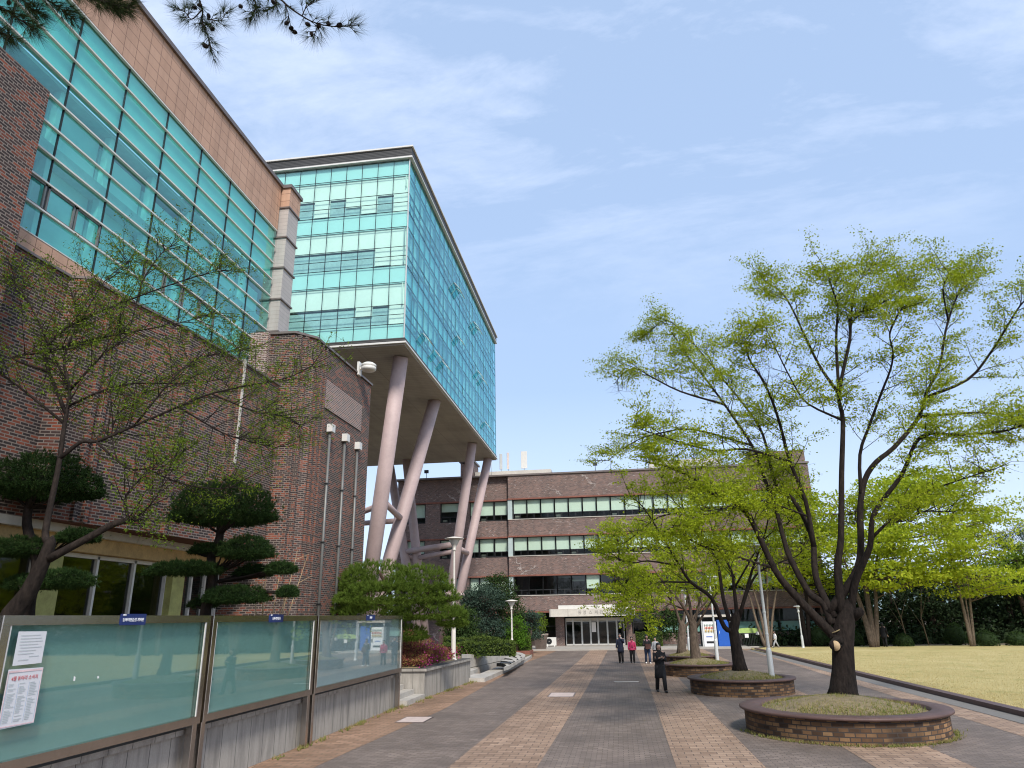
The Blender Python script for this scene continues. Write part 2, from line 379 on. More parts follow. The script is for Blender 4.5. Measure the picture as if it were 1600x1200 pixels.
# lawn behind its kerb
K = [atZ(1600, 1118), atZ(1200, 1020)]; d = (K[1]-K[0]).normalized()
K0 = K[0]-d*18; K1 = atZ(1155, 1012); nrm = Vector((d.y, -d.x, 0))
def off(p, k, z=0): return (p.x+nrm.x*k, p.y+nrm.y*k, z)
mb = MB(); R_ = off(K1, 0); L0 = off(K0, .3)
mb.add([(L0[0], L0[1], .05), (70, L0[1]-6, .05), (70, 58, .05), (20, 59, .05), (11, 59.5, .05), (K1.x+.3, K1.y-3, .05)], [(0, 1, 2, 3, 4, 5)])
struct(mb, 'lawn', 'lawn')
mb = MB(); Ke = K[1]+d*4
for a, b, z0, z1 in ((-.16, .14, -.01, .13), ):
    mb.add([off(K0, a, z0), off(K0, b, z0), off(Ke, b, z0), off(Ke, a, z0), off(K0, a, z1), off(K0, b, z1), off(Ke, b, z1), off(Ke, a, z1)],
           [(0, 3, 2, 1), (4, 5, 6, 7), (0, 1, 5, 4), (1, 2, 6, 5), (2, 3, 7, 6), (3, 0, 4, 7)])
o = struct(mb, 'lawn_kerb', 'dark_granite')
plain('gutter_stone', (.17, .155, .14), .8, var=.15)
mb = MB(); mb.add([off(K0, -.75, .008), off(K0, -.17, .008), off(Ke, -.17, .008), off(Ke, -.75, .008)], [(0, 1, 2, 3)]); struct(mb, 'gutter_path', 'gutter_stone')
# raised garden on the left, behind the granite wall
struct(MB().box(-40, -7.06, -6, 23.3, -.1, .88), 'garden_ground', 'soil')

# hills far off; distance haze is put into their bluish colour
m = plain('far_hill', (.20, .27, .27), 1, var=.12, scale=.02)
mb = MB(); xs = [-300+i*20 for i in range(60)]; vs = []
for x in xs:
    h = 26+26*sin(x*.008+1)+10*sin(x*.031)+6*sin(x*.077+2); h = max(6, h) if x > -50 else 8
    vs += [(x, 560, -5), (x, 700, h)]
    vs += [(x, 1000, -5)]
mb.add(vs, [(3*i, 3*i+3, 3*i+4, 3*i+1) for i in range(59)]+[(3*i+1, 3*i+4, 3*i+5, 3*i+2) for i in range(59)], True); struct(mb, 'hills', 'far_hill')
# ================================================================ glass-fronted building on the left
GB = thing('glass_fronted_building', 'tall teal glass and peach panel building on a dark red brick base at the left', 'building', (-14, 12, 0))
XW = -12.0; YB = [12.01+1.727*(k-6) for k in range(13)]; YB[-1] = 22.25; ZR = [16.52-.675*k for k in range(10)]
# brick base with shallow facets
plan = [(-11.96, -4), (-11.96, 12.0), (-11.91, 13.0), (-11.52, 13.14), (-11.45, 14.15), (-11.13, 16.03), (-10.92, 18.85), (-10.85, 21.3), (-13, 21.3), (-13, -4)]
MB().prism(plan, 4.6, 10.0).build('wall', 'old_brick', GB)
mb = MB()
for y, x in ((13.75, -11.47), (14.05, -11.45), (15.9, -11.14), (16.35, -11.06), (18.5, -10.93), (18.9, -10.9)): mb.box(x-.2, x+.07, y, y+.13, 4.62, 9.95)
mb.build('pilaster', 'old_brick', GB)
MB().box(-12.3, -11.6, -4, 11.17, 4.6, 13.55).build('wall', 'old_brick', GB)
MB().prism([(p[0]+.06 if i < 8 else p[0], p[1]) for i, p in enumerate(plan)], 10.0, 10.06).build('coping', 'grey_cap', GB)
MB().box(-12.05, -11.93, 11.18, 22.0, 10.06, 10.44).build('ledge_panel', 'peach_panel', GB)
# glass: one part per bay
ZB = ZR[-1]
for k in range(12):
    y0, y1 = YB[k]+.012, YB[k+1]-.012
    mb = MB()
    for r in range(9):
        if r == 7 and k % 3 != 1:
            ym = (y0+y1)/2; mb.quad((XW, y0, ZR[r+1]), (XW, ym, ZR[r+1]), (XW, ym, ZR[r]), (XW, y0, ZR[r])); mb.quad((XW-.03, ym, ZR[r+1]), (XW-.03, y1, ZR[r+1]), (XW-.03, y1, ZR[r]), (XW-.03, ym, ZR[r]))
        else:
            dx = random.uniform(-.006, .006); mb.quad((XW+dx, y0, ZR[r+1]), (XW-dx, y1, ZR[r+1]), (XW, y1, ZR[r]), (XW, y0, ZR[r]))
    w = mb.build('window', 'teal_glass', GB)
    if 5 <= k and k % 3 != 1:
        sm = MB(); ym = (y0+y1)/2; a, b = ZR[8]+.02, ZR[7]-.02
        for p, q in ((y0+.02, ym-.02), (ym+.02, y1-.02)):
            sm.box(XW-.01, XW+.035, p, p+.045, a, b); sm.box(XW-.01, XW+.035, q-.045, q, a, b); sm.box(XW-.01, XW+.035, p, q, a, a+.045); sm.box(XW-.01, XW+.035, p, q, b-.045, b)
        sm.build('sash', 'pipe_grey', w)
for z in ZR: MB().box(XW-.01, XW+.07, YB[0], 22.2, z-.021, z+.021).build('transom', 'white_metal', GB)
for y in YB[1:-1]: MB().box(XW-.03, XW+.02, y-.014, y+.014, ZB, ZR[0]).build('mullion', 'dark_metal', GB)
# what stands behind the glass
mb = MB(); mb.box(-12.14, -12.06, YB[0], 22.2, ZR[3]+.03, ZR[0]); mb.build('spandrel_panel', 'spandrel_mint', GB)
mb = MB()
for z in (ZR[6]+.1, ZR[9]-.2): mb.box(-16, -12.12, YB[0], 22.2, z, z+.32)
mb.box(-16.2, -16, YB[0], 22.2, 9, 14.5); mb.box(-16, -12.15, YB[0], 22.2, 14.4, 14.5)
mb.build('floor_slab', 'interior_mid', GB)
plain('cloth_blind', (.60, .79, .77), .9, var=.06, scale=.7)
mb = MB()
for k in range(12):
    y0 = YB[k]
    mb.box(-12.55, -12.5, y0+.08, YB[k+1]+.02, ZR[9]-.1, ZR[3]-.25-.12*(k % 3))
mb.build('blind', 'cloth_blind', GB)
mb = MB()
for k in range(12): mb.box(-12.38, -12.2, YB[k]+.03, YB[k]+.2, ZR[9]-.1, ZR[3])
mb.build('inner_column', 'cloth_blind', GB)
MB().box(-12.15, -11.96, YB[0], 22.25, 16.56, 18.43).build('parapet', 'peach_panel', GB)
MB().box(-12.6, -11.88, YB[0], 22.3, 18.43, 18.58).build('coping', 'grey_cap', GB)
MB().box(-30, -12.16, YB[0], 24, 4.0, 18.4).box(-30, -12.62, YB[0], 24, 18.4, 18.5)
MB().box(-30, -16.3, YB[0], 30, .8, 18.3).build('roof', 'asphalt_roof', GB)
# corner pier in stacked grey panels under a peach cap
MB().box(-12.3, -11.6, 22.3, 23.2, 17.62, 18.42).build('pier_cap', 'peach_panel', GB)
MB().box(-12.4, -11.54, 22.24, 23.28, 18.42, 18.56).build('coping', 'grey_cap', GB)
for i in range(6):
    z1 = 17.55-i*1.28
    MB().box(-12.3, -11.62, 22.33, 23.16, z1-1.22, z1).build('pier_panel', 'grey_metal_panel', GB)
    MB().box(-12.35, -11.57, 22.28, 23.22, z1, z1+.06).build('pier_band', 'grey_cap', GB)
# ground floor under the brick: lintel, fascia, piers, windows
MB().box(-13, -11.84, -4, 21.25, 4.42, 4.6).build('lintel', 'cream_concrete', GB)
MB().box(-13, -12.0, -4, 21.25, 4.08, 4.42).build('fascia', 'rust_yellow', GB)
for y in (5.0, 9.3, 13.9, 18.55): MB().box(-12.5, -12.02, y, y+.55, .88, 4.08).build('pier', 'moss_yellow', GB)
for y in (-3.5, .7, 5.55, 9.85, 14.45, 19.1):
    y1 = y+(3.74 if y < 8 else 4.05 if y < 14 else 4.1); y1 = min(y1, 21.2)
    w = MB().box(-12.32, -12.3, y+.06, y1-.06, .9, 4.02).build('window', 'smoke_glass', GB)
    mb = MB(); n = 3
    for j in range(n+1):
        q = y+(y1-y)*j/n; mb.box(-12.36, -12.22, q-.035, q+.035, .9, 4.05)
    mb.box(-12.36, -12.22, y, y1, 3.98, 4.07); mb.build('frame', 'white_metal', w)
MB().box(-16, -15.8, -4, 21.2, .88, 4.1).build('back_wall', 'interior_dark', GB)
MB().box(-12.9, -12.6, -4, 21.2, .88, 1.5).build('base_wall', 'interior_dark', GB)
# white strip down the joint
MB().box(-10.95, -10.8, 18.92, 19.02, 6.9, 10.1).build('downpipe', 'cream_concrete', GB)
# ================================================================ brick tower
BT = thing('brick_tower', 'windowless dark red brick tower with three rain pipes beside the glass wall', 'building', (-11, 24, 0))
MB().prism([(-12.6, 21.35), (-10.5, 21.42), (-9.98, 22.05), (-9.84, 27.45), (-12.6, 27.6)], -.1, 11.92).build('wall', 'old_brick', BT)
MB().prism([(-12.6, 21.28), (-10.46, 21.36), (-9.91, 22.02), (-9.77, 27.5), (-12.6, 27.66)], 11.92, 12.0).build('coping', 'grey_cap', BT)
mb = MB()
for x, y in ((-9.96, 22.15), (-9.955, 22.5), (-9.95, 22.85)): mb.box(x-.1, x+.05, y, y+.12, .4, 11.9)
for i, (x, y) in enumerate(((-10.2, 21.79), (-10.35, 21.6))): mb.box(x-.06, x+.06, y-.1, y+.05, .4, 11.9)
mb.build('rib', 'old_brick', BT)
MB().box(-12.45, -11.35, 21.2, 21.4, 6, 11.97).build('ribbed_corner', 'pale_brick', BT)
MB().prism([(-9.93, 22.95), (-9.905, 22.95), (-9.83, 26.5), (-9.86, 26.5)], 9.7, 10.75).build('pale_patch', 'pale_brick', BT)  # rectangle of paler brick on the side face
for y in (23.35, 24.8, 26.15):
    x = -9.83
    g = MB().tube([(x+.02, y, .6), (x+.02, y, 8.9)], .05, 8).build('rain_pipe', 'pipe_grey', BT)
    MB().box(x-.05, x+.16, y-.14, y+.14, 8.86, 9.14).build('pipe_head', 'white_metal', g)
    mb = MB()
    for z in (3, 5, 7): mb.box(x-.04, x+.08, y-.07, y+.07, z, z+.05)
    mb.build('bracket', 'dark_metal', g)
SR = thing('wall_lamp', 'round white drum lamp on the edge of the brick tower roof', 'lamp', (-9.6, 25.9, 12.0))
MB().lathe([(0, .0), (.24, .0), (.3, .06), (.3, .14), (.27, .16), (.3, .18), (.3, .26), (.2, .33), (0, .36)], (-9.42, 25.9, 12.02), 20).build('drum', 'white_metal', SR)
MB().bbox(-9.86, -9.76, 25.75, 26.05, 11.85, 12.4).box(-9.76, -9.6, 25.86, 25.94, 12.1, 12.2).build('bracket', 'white_metal', SR)
# ================================================================ elevated glass box
EB = thing('elevated_glass_building', 'mint glass office box raised on slanted pink columns', 'building', (-18, 45, 0))
X1, Y0 = -9.6, 31.15; CW = .872; NF = 15
ZF = [(25.76, 24.86, 23.74, 23.2, 22.67), (22.67, 21.74, 20.6, 20.07, 19.53), (19.53, 18.58, 17.35, 16.83, 16.32)]
SP = [(25.76, 24.86), (22.67, 21.74), (19.53, 18.58), (16.32, 15.56)]
XL = X1-CW*NF
def pane(mb, ax, u0, u1, z0, z1, dep=0, tilt=0):
    if ax == 'y': mb.quad((u0, Y0+dep, z0), (u1, Y0+dep+tilt, z0), (u1, Y0+dep+tilt, z1), (u0, Y0+dep, z1))
    else: mb.quad((X1-dep, u0, z0), (X1-dep-tilt, u1, z0), (X1-dep-tilt, u1, z1), (X1-dep, u0, z1))
for fl, (z0, z1, z2, z3, z4) in enumerate(ZF):
    for k in range(11):
        a, b = X1-CW*(k+1)+.006, X1-CW*k-.006
        mb = MB(); pane(mb, 'y', a, b, z2+.008, z1-.008, 0, random.uniform(-.004, .004)); pane(mb, 'y', a, b, z3+.008, z2-.008); pane(mb, 'y', a, b, z4+.008, z3-.008)
        w = mb.build('window', 'mint_glass', EB)
        bl = MB(); low = random.choice([z2, z2, z3, z2, z4+.1]) if k else z4
        bl.box(a, b, Y0+.16, Y0+.19, low+.05, z1); bl.build('blind', 'blind', w)
    SB = 24; Y2 = 58.4; sw = (Y2-Y0)/SB
    for k in range(SB):
        a, b = Y0+sw*k+.006, Y0+sw*(k+1)-.006
        mb = MB(); tl = random.uniform(-.012, .012)
        pane(mb, 'x', a, b, z2+.008, z1-.008, 0, tl); pane(mb, 'x', a, b, z3+.008, z2-.008, 0, -tl); pane(mb, 'x', a, b, z4+.008, z3-.008, 0, tl)
        w = mb.build('window', 'blue_glass', EB)
        if random.random() < .75:
            low = random.choice([z2, z3, z4+.1, z2+.4]); bl = MB().box(X1-.2, X1-.17, a, b-.05*random.random(), low+.04, z1); bl.build('blind', 'blind' if random.random() < .6 else 'blind_grey', w)
for z1, z0 in SP:
    mb = MB(); bk = MB()
    for k in range(NF): pane(mb, 'y', X1-CW*(k+1)+.014, X1-CW*k-.014, z0+.01, z1-.01, 0, random.uniform(-.004, .004))
    s = mb.build('spandrel_glazing', 'mint_glass', EB); MB().box(XL, X1-.12, Y0+.1, Y0+.14, z0, z1).build('backing_board', 'spandrel_mint', s)
    mb = MB()
    for k in range(SB): pane(mb, 'x', Y0+sw*k+.008, Y0+sw*(k+1)-.008, z0+.01, z1-.01, 0, random.uniform(-.004, .004))
    s = mb.build('spandrel_glazing', 'blue_glass', EB); MB().box(X1-.14, X1-.1, Y0+.14, Y2, z0, z1).build('backing_board', 'spandrel_mint', s)
mb = MB()
for k in range(1, NF+1): mb.box(X1-CW*k-.010, X1-CW*k+.010, Y0-.008, Y0+.04, 15.56, 25.76)
for fl in ZF:
    for z in fl: mb.box(XL, X1-.02, Y0-.006, Y0+.03, z-.011, z+.011)
mb.build('mullion_grid', 'dark_metal', EB)
mb = MB()
for k in range(1, SB+1): mb.box(X1-.08, X1+.008, Y0+sw*k-.008, Y0+sw*k+.008, 15.56, 25.76)
for fl in ZF:
    for z in fl: mb.box(X1-.07, X1+.006, Y0+.02, Y2, z-.012, z+.012)
plain('teal_metal', (.06, .13, .15), .4, .2)
mb.build('mullion_grid', 'teal_metal', EB)
MB().box(X1-.04, X1+.015, Y0-.02, Y0+.04, 15.56, 25.76).build('corner_trim', 'lamp_paint', EB)
# floors, core and back
plain('low_backing', (.40, .55, .55), .9, var=.25, scale=1.2); plain('side_backing', (.42, .66, .72), .9, var=.2, scale=.6)
for z1, z0 in ((23.72, 22.67), (20.58, 19.53), (17.33, 16.32)): MB().box(XL+.3, X1-.35, Y0+.24, Y0+.3, z0, z1).build('low_backing_panel', 'low_backing', EB)  # teal panels added close behind the short panes to lift their darkness
for z1, z0 in ((24.86, 22.67), (21.74, 19.53), (18.58, 16.32)): MB().box(X1-.32, X1-.26, Y0+.35, Y2-.2, z0, z1).build('side_backing_panel', 'side_backing', EB)  # pale panels added along the side to brighten and even out the panes
mb = MB()
for z in (25.5, 22.15, 19.0, 15.62): mb.box(XL+.1, X1-.22, Y0+.3, Y2-.1, z, z+.3)
mb.build('floor_slab', 'interior_mid', EB)
MB().box(XL+3.5, X1-3.5, Y0+3, Y2-3, 15.7, 25.6).build('core_wall', 'interior_mid', EB)
MB().box(XL, X1-.2, Y2-.09, Y2, 15.56, 25.76).box(XL, XL+.1, Y0+.2, Y2-.1, 15.56, 25.76).build('back_wall', 'grey_metal_panel', EB)
mb = MB(); mb.tube([(X1-CW*9.8, Y0+.9, 22.9), (X1-CW*7.2, Y0+.9, 24.7)], .2, 8); mb.tube([(X1-CW*4.2, Y0+.9, 18.8), (X1-CW*3.8, Y0+.9, 16.4)], .12, 8); mb.build('brace', 'lamp_paint', EB)
# roof edge: white lip, dark louvre, white lip
MB().box(XL-.3, X1+.2, Y0-.2, Y2+.3, 26.44, 26.53).build('roof_edge', 'white_metal', EB)
m = brickmat('louvre', [(0, (.08, .078, .075)), (1, (.11, .105, .10))], (.02, .02, .02), 9, .09, .018, 0, .5, dirt=.05, offset=0)
MB().box(XL-.1, X1+.12, Y0-.12, Y2+.1, 25.91, 26.44).build('louvre', 'louvre', EB)
MB().box(XL-.2, X1+.16, Y0-.16, Y2+.2, 25.81, 25.9).build('roof_trim', 'white_metal', EB)
MB().box(XL-.02, X1+.05, Y0-.05, Y2+.04, 15.36, 15.55).build('louvre', 'louvre', EB)
MB().box(XL-.08, X1+.12, Y0-.12, Y2+.1, 15.26, 15.35).build('bottom_trim', 'white_metal', EB)
MB().box(XL, X1+.02, Y0, Y2, 15.18, 15.25).build('soffit', 'soffit_board', EB)
for yy, zz in ((41.8, 23.7), (42.7, 23.7), (34.4, 17.1), (37.0, 17.1), (42.8, 20.3), (48.4, 23.7), (49.4, 23.7), (38.8, 17.1), (49.9, 20.3), (51.6, 20.3), (52.9, 17.1)):
    a = X1+.03; mb = MB(); h = .42; o_ = .33
    for y in (yy, yy+.76): mb.add([(a, y, zz), (a+.04, y, zz), (a+o_+.04, y, zz-h), (a+o_, y, zz-h), (a, y+.04, zz), (a+.04, y+.04, zz), (a+o_+.04, y+.04, zz-h), (a+o_, y+.04, zz-h)], [(0, 1, 2, 3), (4, 7, 6, 5), (0, 4, 5, 1), (1, 5, 6, 2), (2, 6, 7, 3), (3, 7, 4, 0)])
    mb.tube([(a+o_+.02, yy, zz-h), (a+o_+.02, yy+.8, zz-h)], .025, 4).tube([(a+.02, yy, zz), (a+.02, yy+.8, zz)], .025, 4)
    w = mb.build('open_window', 'lamp_paint', EB); MB().quad((a+.02, yy+.04, zz), (a+.02, yy+.76, zz), (a+o_+.02, yy+.76, zz-h), (a+o_+.02, yy+.04, zz-h)).build('pane', 'blue_glass', w)
# slanted columns
def col(top, bot, r=.42, collar=None):
    top, bot = Vector(top), Vector(bot); mb = MB().tube([bot, bot.lerp(top, .5), top], [r*.92, r, r*.97], 20)
    c = mb.build('column', 'pink_column', EB)
    if collar:
        p = bot.lerp(top, collar); q = bot.lerp(top, collar+.02)
        MB().tube([p, q], r+.07, 20).build('collar', 'pink_column', c)
    return top, bot
def foot(px, y): p = atY(px, 990, y); return (p.x, y, 0)
A1 = col((-10.25, 32.8, 15.2), foot(560, 36.6), .39, .22); A2 = col((-10.45, 40.6, 15.2), foot(562, 37.6), .39, .22)
B1 = col((-10.35, 51.9, 15.2), foot(690, 55.2), .36, .27); B2 = col((-10.15, 57.6, 15.2), foot(699, 56.2), .36, .27)
C1 = col((-18.6, 57.3, 15.2), foot(659, 54.6), .36, .25); C2 = col((-16.9, 56.6, 15.2), foot(668, 55.6), .36, .25)
def on(c, z): return c[1].lerp(c[0], (z-c[1].z)/(c[0].z-c[1].z))
mb = MB(); mb.tube([on(A1, 8.3), on(A2, 7.9)], .17, 12); e = (-18.2, 44, 8.3)
mb.tube([on(A1, 8.0), e], .15, 12).tube([on(A2, 7.8), e], .15, 12).build('strut', 'pink_column', EB)
mb = MB(); z = 7.6
mb.tube([on(C1, z), on(B1, z+.25)], .22, 12).tube([on(C2, z-.5), on(B1, z-.25)], .18, 12).tube([on(C1, z-.2), on(C2, z-.6)], .18, 12).tube([on(B1, z), on(B2, z-.2)], .2, 12).build('strut', 'pink_column', EB)
# ================================================================ main brick building at the end
BB = thing('brick_faculty_building', 'wide four storey red brick building with long window strips, closing the end of the path', 'building', (0, 70, 0))
YM = 65.0; BX0, BX1 = -20.3, 17.2; SX = -9.6    # left of SX the wall stands back a little
def bandwall(z0, z1, name='wall'):
    MB().box(SX, BX1, YM, YM+12, z0, z1).build(name, 'grey_brick', BB); MB().box(BX0, SX-.002, YM+.5, YM+11.9, z0, z1).build(name, 'grey_brick', BB)
for z0, z1 in ((12.95, 15.05), (9.55, 11.0), (6.1, 7.72), (3.0, 4.3)): bandwall(z0, z1)
for z in (12.83, 9.43, 5.98, 2.86): 
    MB().box(SX-.03, BX1+.03, YM-.07, YM+1, z, z+.13).build('red_lintel', 'red_lintel', BB); MB().box(BX0-.02, SX-.05, YM+.44, YM+1.4, z, z+.13).build('red_lintel', 'red_lintel', BB)
for z in (11.0, 7.72, 4.3): MB().box(SX-.03, BX1+.03, YM-.06, YM+.3, z, z+.05).build('sill', 'cream_concrete', BB)
MB().box(BX0-.1, BX1+.1, YM-.12, YM+12.1, 15.05, 15.2).build('coping', 'grey_cap', BB)
MB().box(BX0+.1, BX1-.1, YM+1.6, YM+11.8, .2, 15.0).build('inner_wall', 'interior_dark', BB)
MB().box(BX0, BX1, YM+11.5, YM+12.02, 0, 15.0).build('back_wall', 'grey_brick', BB)
MB().box(BX0, BX0+.6, YM+.52, YM+11.4, 0, 12.94).build('end_wall', 'grey_brick', BB); MB().box(BX1-.7, BX1-.01, YM+.02, YM+11.4, 0, 12.94).build('end_wall', 'grey_brick', BB)
def win(x0, x1, z0, z1, y, dark=False, left=False):
    fr = MB(); zc = z0+(z1-z0)*.27; f = .045
    w = MB().quad((x0, y, z0), (x1, y, z0), (x1, y, z1), (x0, y, z1)).build('window', 'clear_glass' if not dark else 'smoke_glass', BB)
    fr.box(x0-f, x0+f, y-.05, y+.06, z0, z1).box(x1-f, x1+f, y-.05, y+.06, z0, z1).box(x0+f, x1-f, y-.05, y+.06, z1-.05, z1).box(x0+f, x1-f, y-.05, y+.06, z0, z0+.06).box(x0+f, x1-f, y-.045, y+.055, zc-.03, zc+.03).box((x0+x1)/2-.03, (x0+x1)/2+.03, y-.045, y+.055, z0+.06, zc-.03)
    fr.build('frame', 'black_frame', w)
    if not dark:
        low = zc+random.choice([-.02, -.02, 0, .02, .0]); 
        if left: low = z0+(z1-z0)*random.choice([.55, .3])
        MB().box(x0+.02, x1-.02, y+.12, y+.15, low, z1).build('blind', 'blind', w)
        if random.random() < .35:
            c = random.uniform(.2, .7); MB().box(x0+.1, x0+.5, y+.3, y+.6, z0, z0+.45*c+.1).build('box_on_sill', 'cream_concrete', w)
    elif random.random() < .3: MB().box(x0+.02, x1-.02, y+.12, y+.15, z1-.9*random.random()-.2, z1).build('blind', 'blind_grey', w)
xs0 = [-9.15+1.272*i for i in range(21)]
for z0, z1, dk in ((11.06, 12.83, 0), (7.78, 9.43, 0), (4.36, 5.98, 1)):
    for i, x in enumerate(xs0):
        if x+1.27 > BX1-.4: break
        win(x, x+1.26, z0, z1, YM+.2, dk and not (i in (5,) or i > 12))
    for x in (-11.0, -12.4, -13.3): 
        if x != -12.4 or True: win(x, x+(1.25 if x > -12 else 1.35 if x == -12.4 else .85), z0, z1, YM+.72, False, False)
    win(-16.1, -14.35, z0, z1, YM+.72, False, True); win(-19.3, -17.6, z0, z1, YM+.72, False, True)
    for x0, x1 in ((-14.3, -13.35), (-17.55, -16.15)): MB().box(x0, x1, YM+.52, YM+.9, z0-.06, z1).build('wall', 'grey_brick', BB)
    MB().box(-9.65, -9.25, YM-.0+.02, YM+.5, z0-.05, z1).build('window_pier', 'blind_grey', BB)
# ground floor
MB().box(BX0, -6.6, YM+1.2, YM+1.5, 0, 2.9).build('wall', 'grey_brick', BB)
for x0, x1 in ((-5.6, -4.85), (.42, .95)): MB().box(x0, x1, YM-.02, YM+1.2, .12, 2.86).build('pier', 'grey_brick', BB)
MB().box(.98, BX1, YM+.7, YM+1.0, 0, 1.0).build('wall', 'grey_brick', BB)
for i in range(9):
    x = 1.1+i*1.75
    w = MB().quad((x, YM+.8, 1.02), (x+1.6, YM+.8, 1.02), (x+1.6, YM+.8, 2.84), (x, YM+.8, 2.84)).build('window', 'smoke_glass' if i in (0, 4) else 'clear_glass', BB)
    MB().box(x-.07, x, YM+.72, YM+.88, 1.0, 2.86).box(x, x+1.6, YM+.74, YM+.86, 1.9, 1.96).build('frame', 'black_frame', w)
    if i not in (0, 4): MB().box(x+.03, x+1.57, YM+1.1, YM+1.13, 1.1, 1.85).build('blind', 'spandrel_mint', w)
for x0 in (-8.6, -7.1):
    w = MB().quad((x0, YM+.8, .5), (x0+1.4, YM+.8, .5), (x0+1.4, YM+.8, 2.84), (x0, YM+.8, 2.84)).build('window', 'smoke_glass', BB); MB().box(x0-.06, x0, YM+.74, YM+.86, .3, 2.86).box(x0, x0+1.4, YM+.74, YM+.86, 1.7, 1.76).build('frame', 'black_frame', w)
# entrance doors
DX = [-4.75, -4.1, -3.35, -2.6, -1.95, -1.15, -.35, .3]
for i in range(7):
    a, b = DX[i]+.03, DX[i+1]-.03
    dr = MB().quad((a, YM+.3, .24), (b, YM+.3, .24), (b, YM+.3, 2.12), (a, YM+.3, 2.12)).build('door', 'smoke_glass', BB)
    MB().box(a-.03, a+.04, YM+.25, YM+.35, .14, 2.36).box(b-.04, b+.03, YM+.25, YM+.35, .14, 2.36).box(a+.04, b-.04, YM+.255, YM+.345, 2.06, 2.12).build('frame', 'lamp_paint', dr)
    MB().box(a+.04, b-.04, YM+.26, YM+.34, .13, .25).build('kick_plate', 'white_metal', dr)
    MB().box(a+.03, b-.03, YM+.22, YM+.34, 2.14, 2.36).build('door_header', 'cream_concrete', dr)

plain('paper', (.78, .76, .74), .7, var=.03)
MB().box(-2.5, -2.13, YM+.24, YM+.26, 1.2, 2.0).build('door_notice', 'paper', BB); MB().box(-.15, .05, YM+.24, YM+.26, 1.5, 1.85).build('door_notice', 'paper', BB)
MB().box(-8, 17, YM+1.55, YM+1.6, .2, 2.9).build('inner_wall', 'interior_dark', BB)
MB().box(-4.7, .25, YM+.36, YM+.9, .12, .16).build('threshold', 'cream_concrete', BB)
# canopy
CY = YM-1.9
cn = MB().bbox(-5.95, 1.25, CY, YM-.08, 2.5, 3.12, .12).build('canopy', 'cream_concrete', BB)
MB().box(-5.2, -1.95, CY+.5, YM-.1, 3.12, 3.42).box(-1.92, .85, CY+.5, YM-.1, 3.12, 3.42).build('canopy_parapet', 'white_metal', cn)
MB().box(-.3, 1.18, CY-.012, CY+.02, 2.56, 3.02).build('stained_panel', 'stained_plate', cn)
for x in (-4.36, -.56): MB().box(x, x+.02, CY-.006, CY+.01, 2.5, 3.12).build('joint', 'grey_cap', cn)
plain('faded_letter', (.25, .23, .21), .8)
text('동 영  스  페 관', .34, (-2.45, CY-.008, 2.8), (pi/2, 0, 0), 'faded_letter', cn)
# roof structures
MB().box(-13.1, -5.7, YM+2, YM+6, 15.0, 15.95).add([], []).build('rooftop_block', 'cream_concrete', BB)
MB().box(-14.4, -13.15, YM+1.4, YM+4, 15.0, 16.7).build('chimney', 'grey_brick', BB); MB().box(-14.55, -13.0, YM+1.3, YM+4.1, 16.85, 17.0).box(-14.4, -14.2, YM+1.5, YM+3.9, 16.7, 16.85).box(-13.35, -13.15, YM+1.5, YM+3.9, 16.7, 16.85).build('chimney_cap', 'grey_cap', BB)
MB().box(3.5, 10.0, YM+1.0, YM+6, 15.0, 16.1).build('rooftop_block', 'cream_concrete', BB)
MB().box(12.5, 17.1, YM+.2, YM+4, 15.2, 16.3).build('rooftop_block', 'grey_brick', BB)
mb = MB()
for x in (-11.75, -11.3): mb.tube([(x, YM+1, 15.2), (x, YM+1, 17.3)], .02, 5)
for z in (15.5, 15.8, 16.1, 16.4): mb.box(-11.75, -11.3, YM+.98, YM+1.02, z, z+.03)
mb.build('roof_ladder', 'lamp_paint', BB)
def antenna(x, h, w, label, m='white_metal', z=15.95):
    t = thing('antenna', label, 'antenna', (x, YM+3.5, z), group='rooftop antennas'); MB().tube([(x, YM+3.5, z), (x, YM+3.5, z+h*.55)], .03, 6).build('mast', 'lamp_paint', t)
    MB().bbox(x-w/2, x+w/2, YM+3.3, YM+3.42, z+.45, z+h, .03).build('panel', m, t)
plain('pinkish', (.6, .52, .48), .5)
antenna(-8.45, 2.15, .62, 'wide white panel antenna, rightmost and brightest on the roof block')
antenna(-10.05, 2.1, .24, 'pinkish slim panel antenna, middle one on the roof block', 'pinkish')
antenna(-10.75, 2.0, .3, 'grey slim panel antenna, leftmost on the roof block', 'lamp_paint')
def floodlight(x, label, z=15.2):
    t = thing('floodlight', label, 'floodlight', (x, YM+.1, z), group='floodlights on the parapet'); MB().tube([(x, YM+.1, z), (x, YM+.1, z+.55)], .025, 6).build('post', 'dark_metal', t)
    MB().bbox(x-.2, x+.2, YM-.05, YM+.2, z+.5, z+.78, .03).build('head', 'lamp_paint' if x > 0 else 'black_frame', t)
floodlight(atY(930, 730, YM).x, 'small grey floodlight on the bare stretch of parapet'); floodlight(atY(666, 742, YM).x, 'small black floodlight on the parapet beneath the glass box')
t = thing('air_conditioner', 'white outdoor air conditioner unit on the ground left of the entrance', 'air conditioner', (-7.3, 63.9, .12)); AXO = atY(861, 1000, 63.9).x+7.3
MB().bbox(AXO-7.75, AXO-6.85, 63.75, 64.05, .2, .85, .03).box(AXO-7.65, AXO-7.55, 63.7, 64.1, .12, .2).box(AXO-7.05, AXO-6.95, 63.7, 64.1, .12, .2).build('casing', 'white_metal', t)
mb = MB()
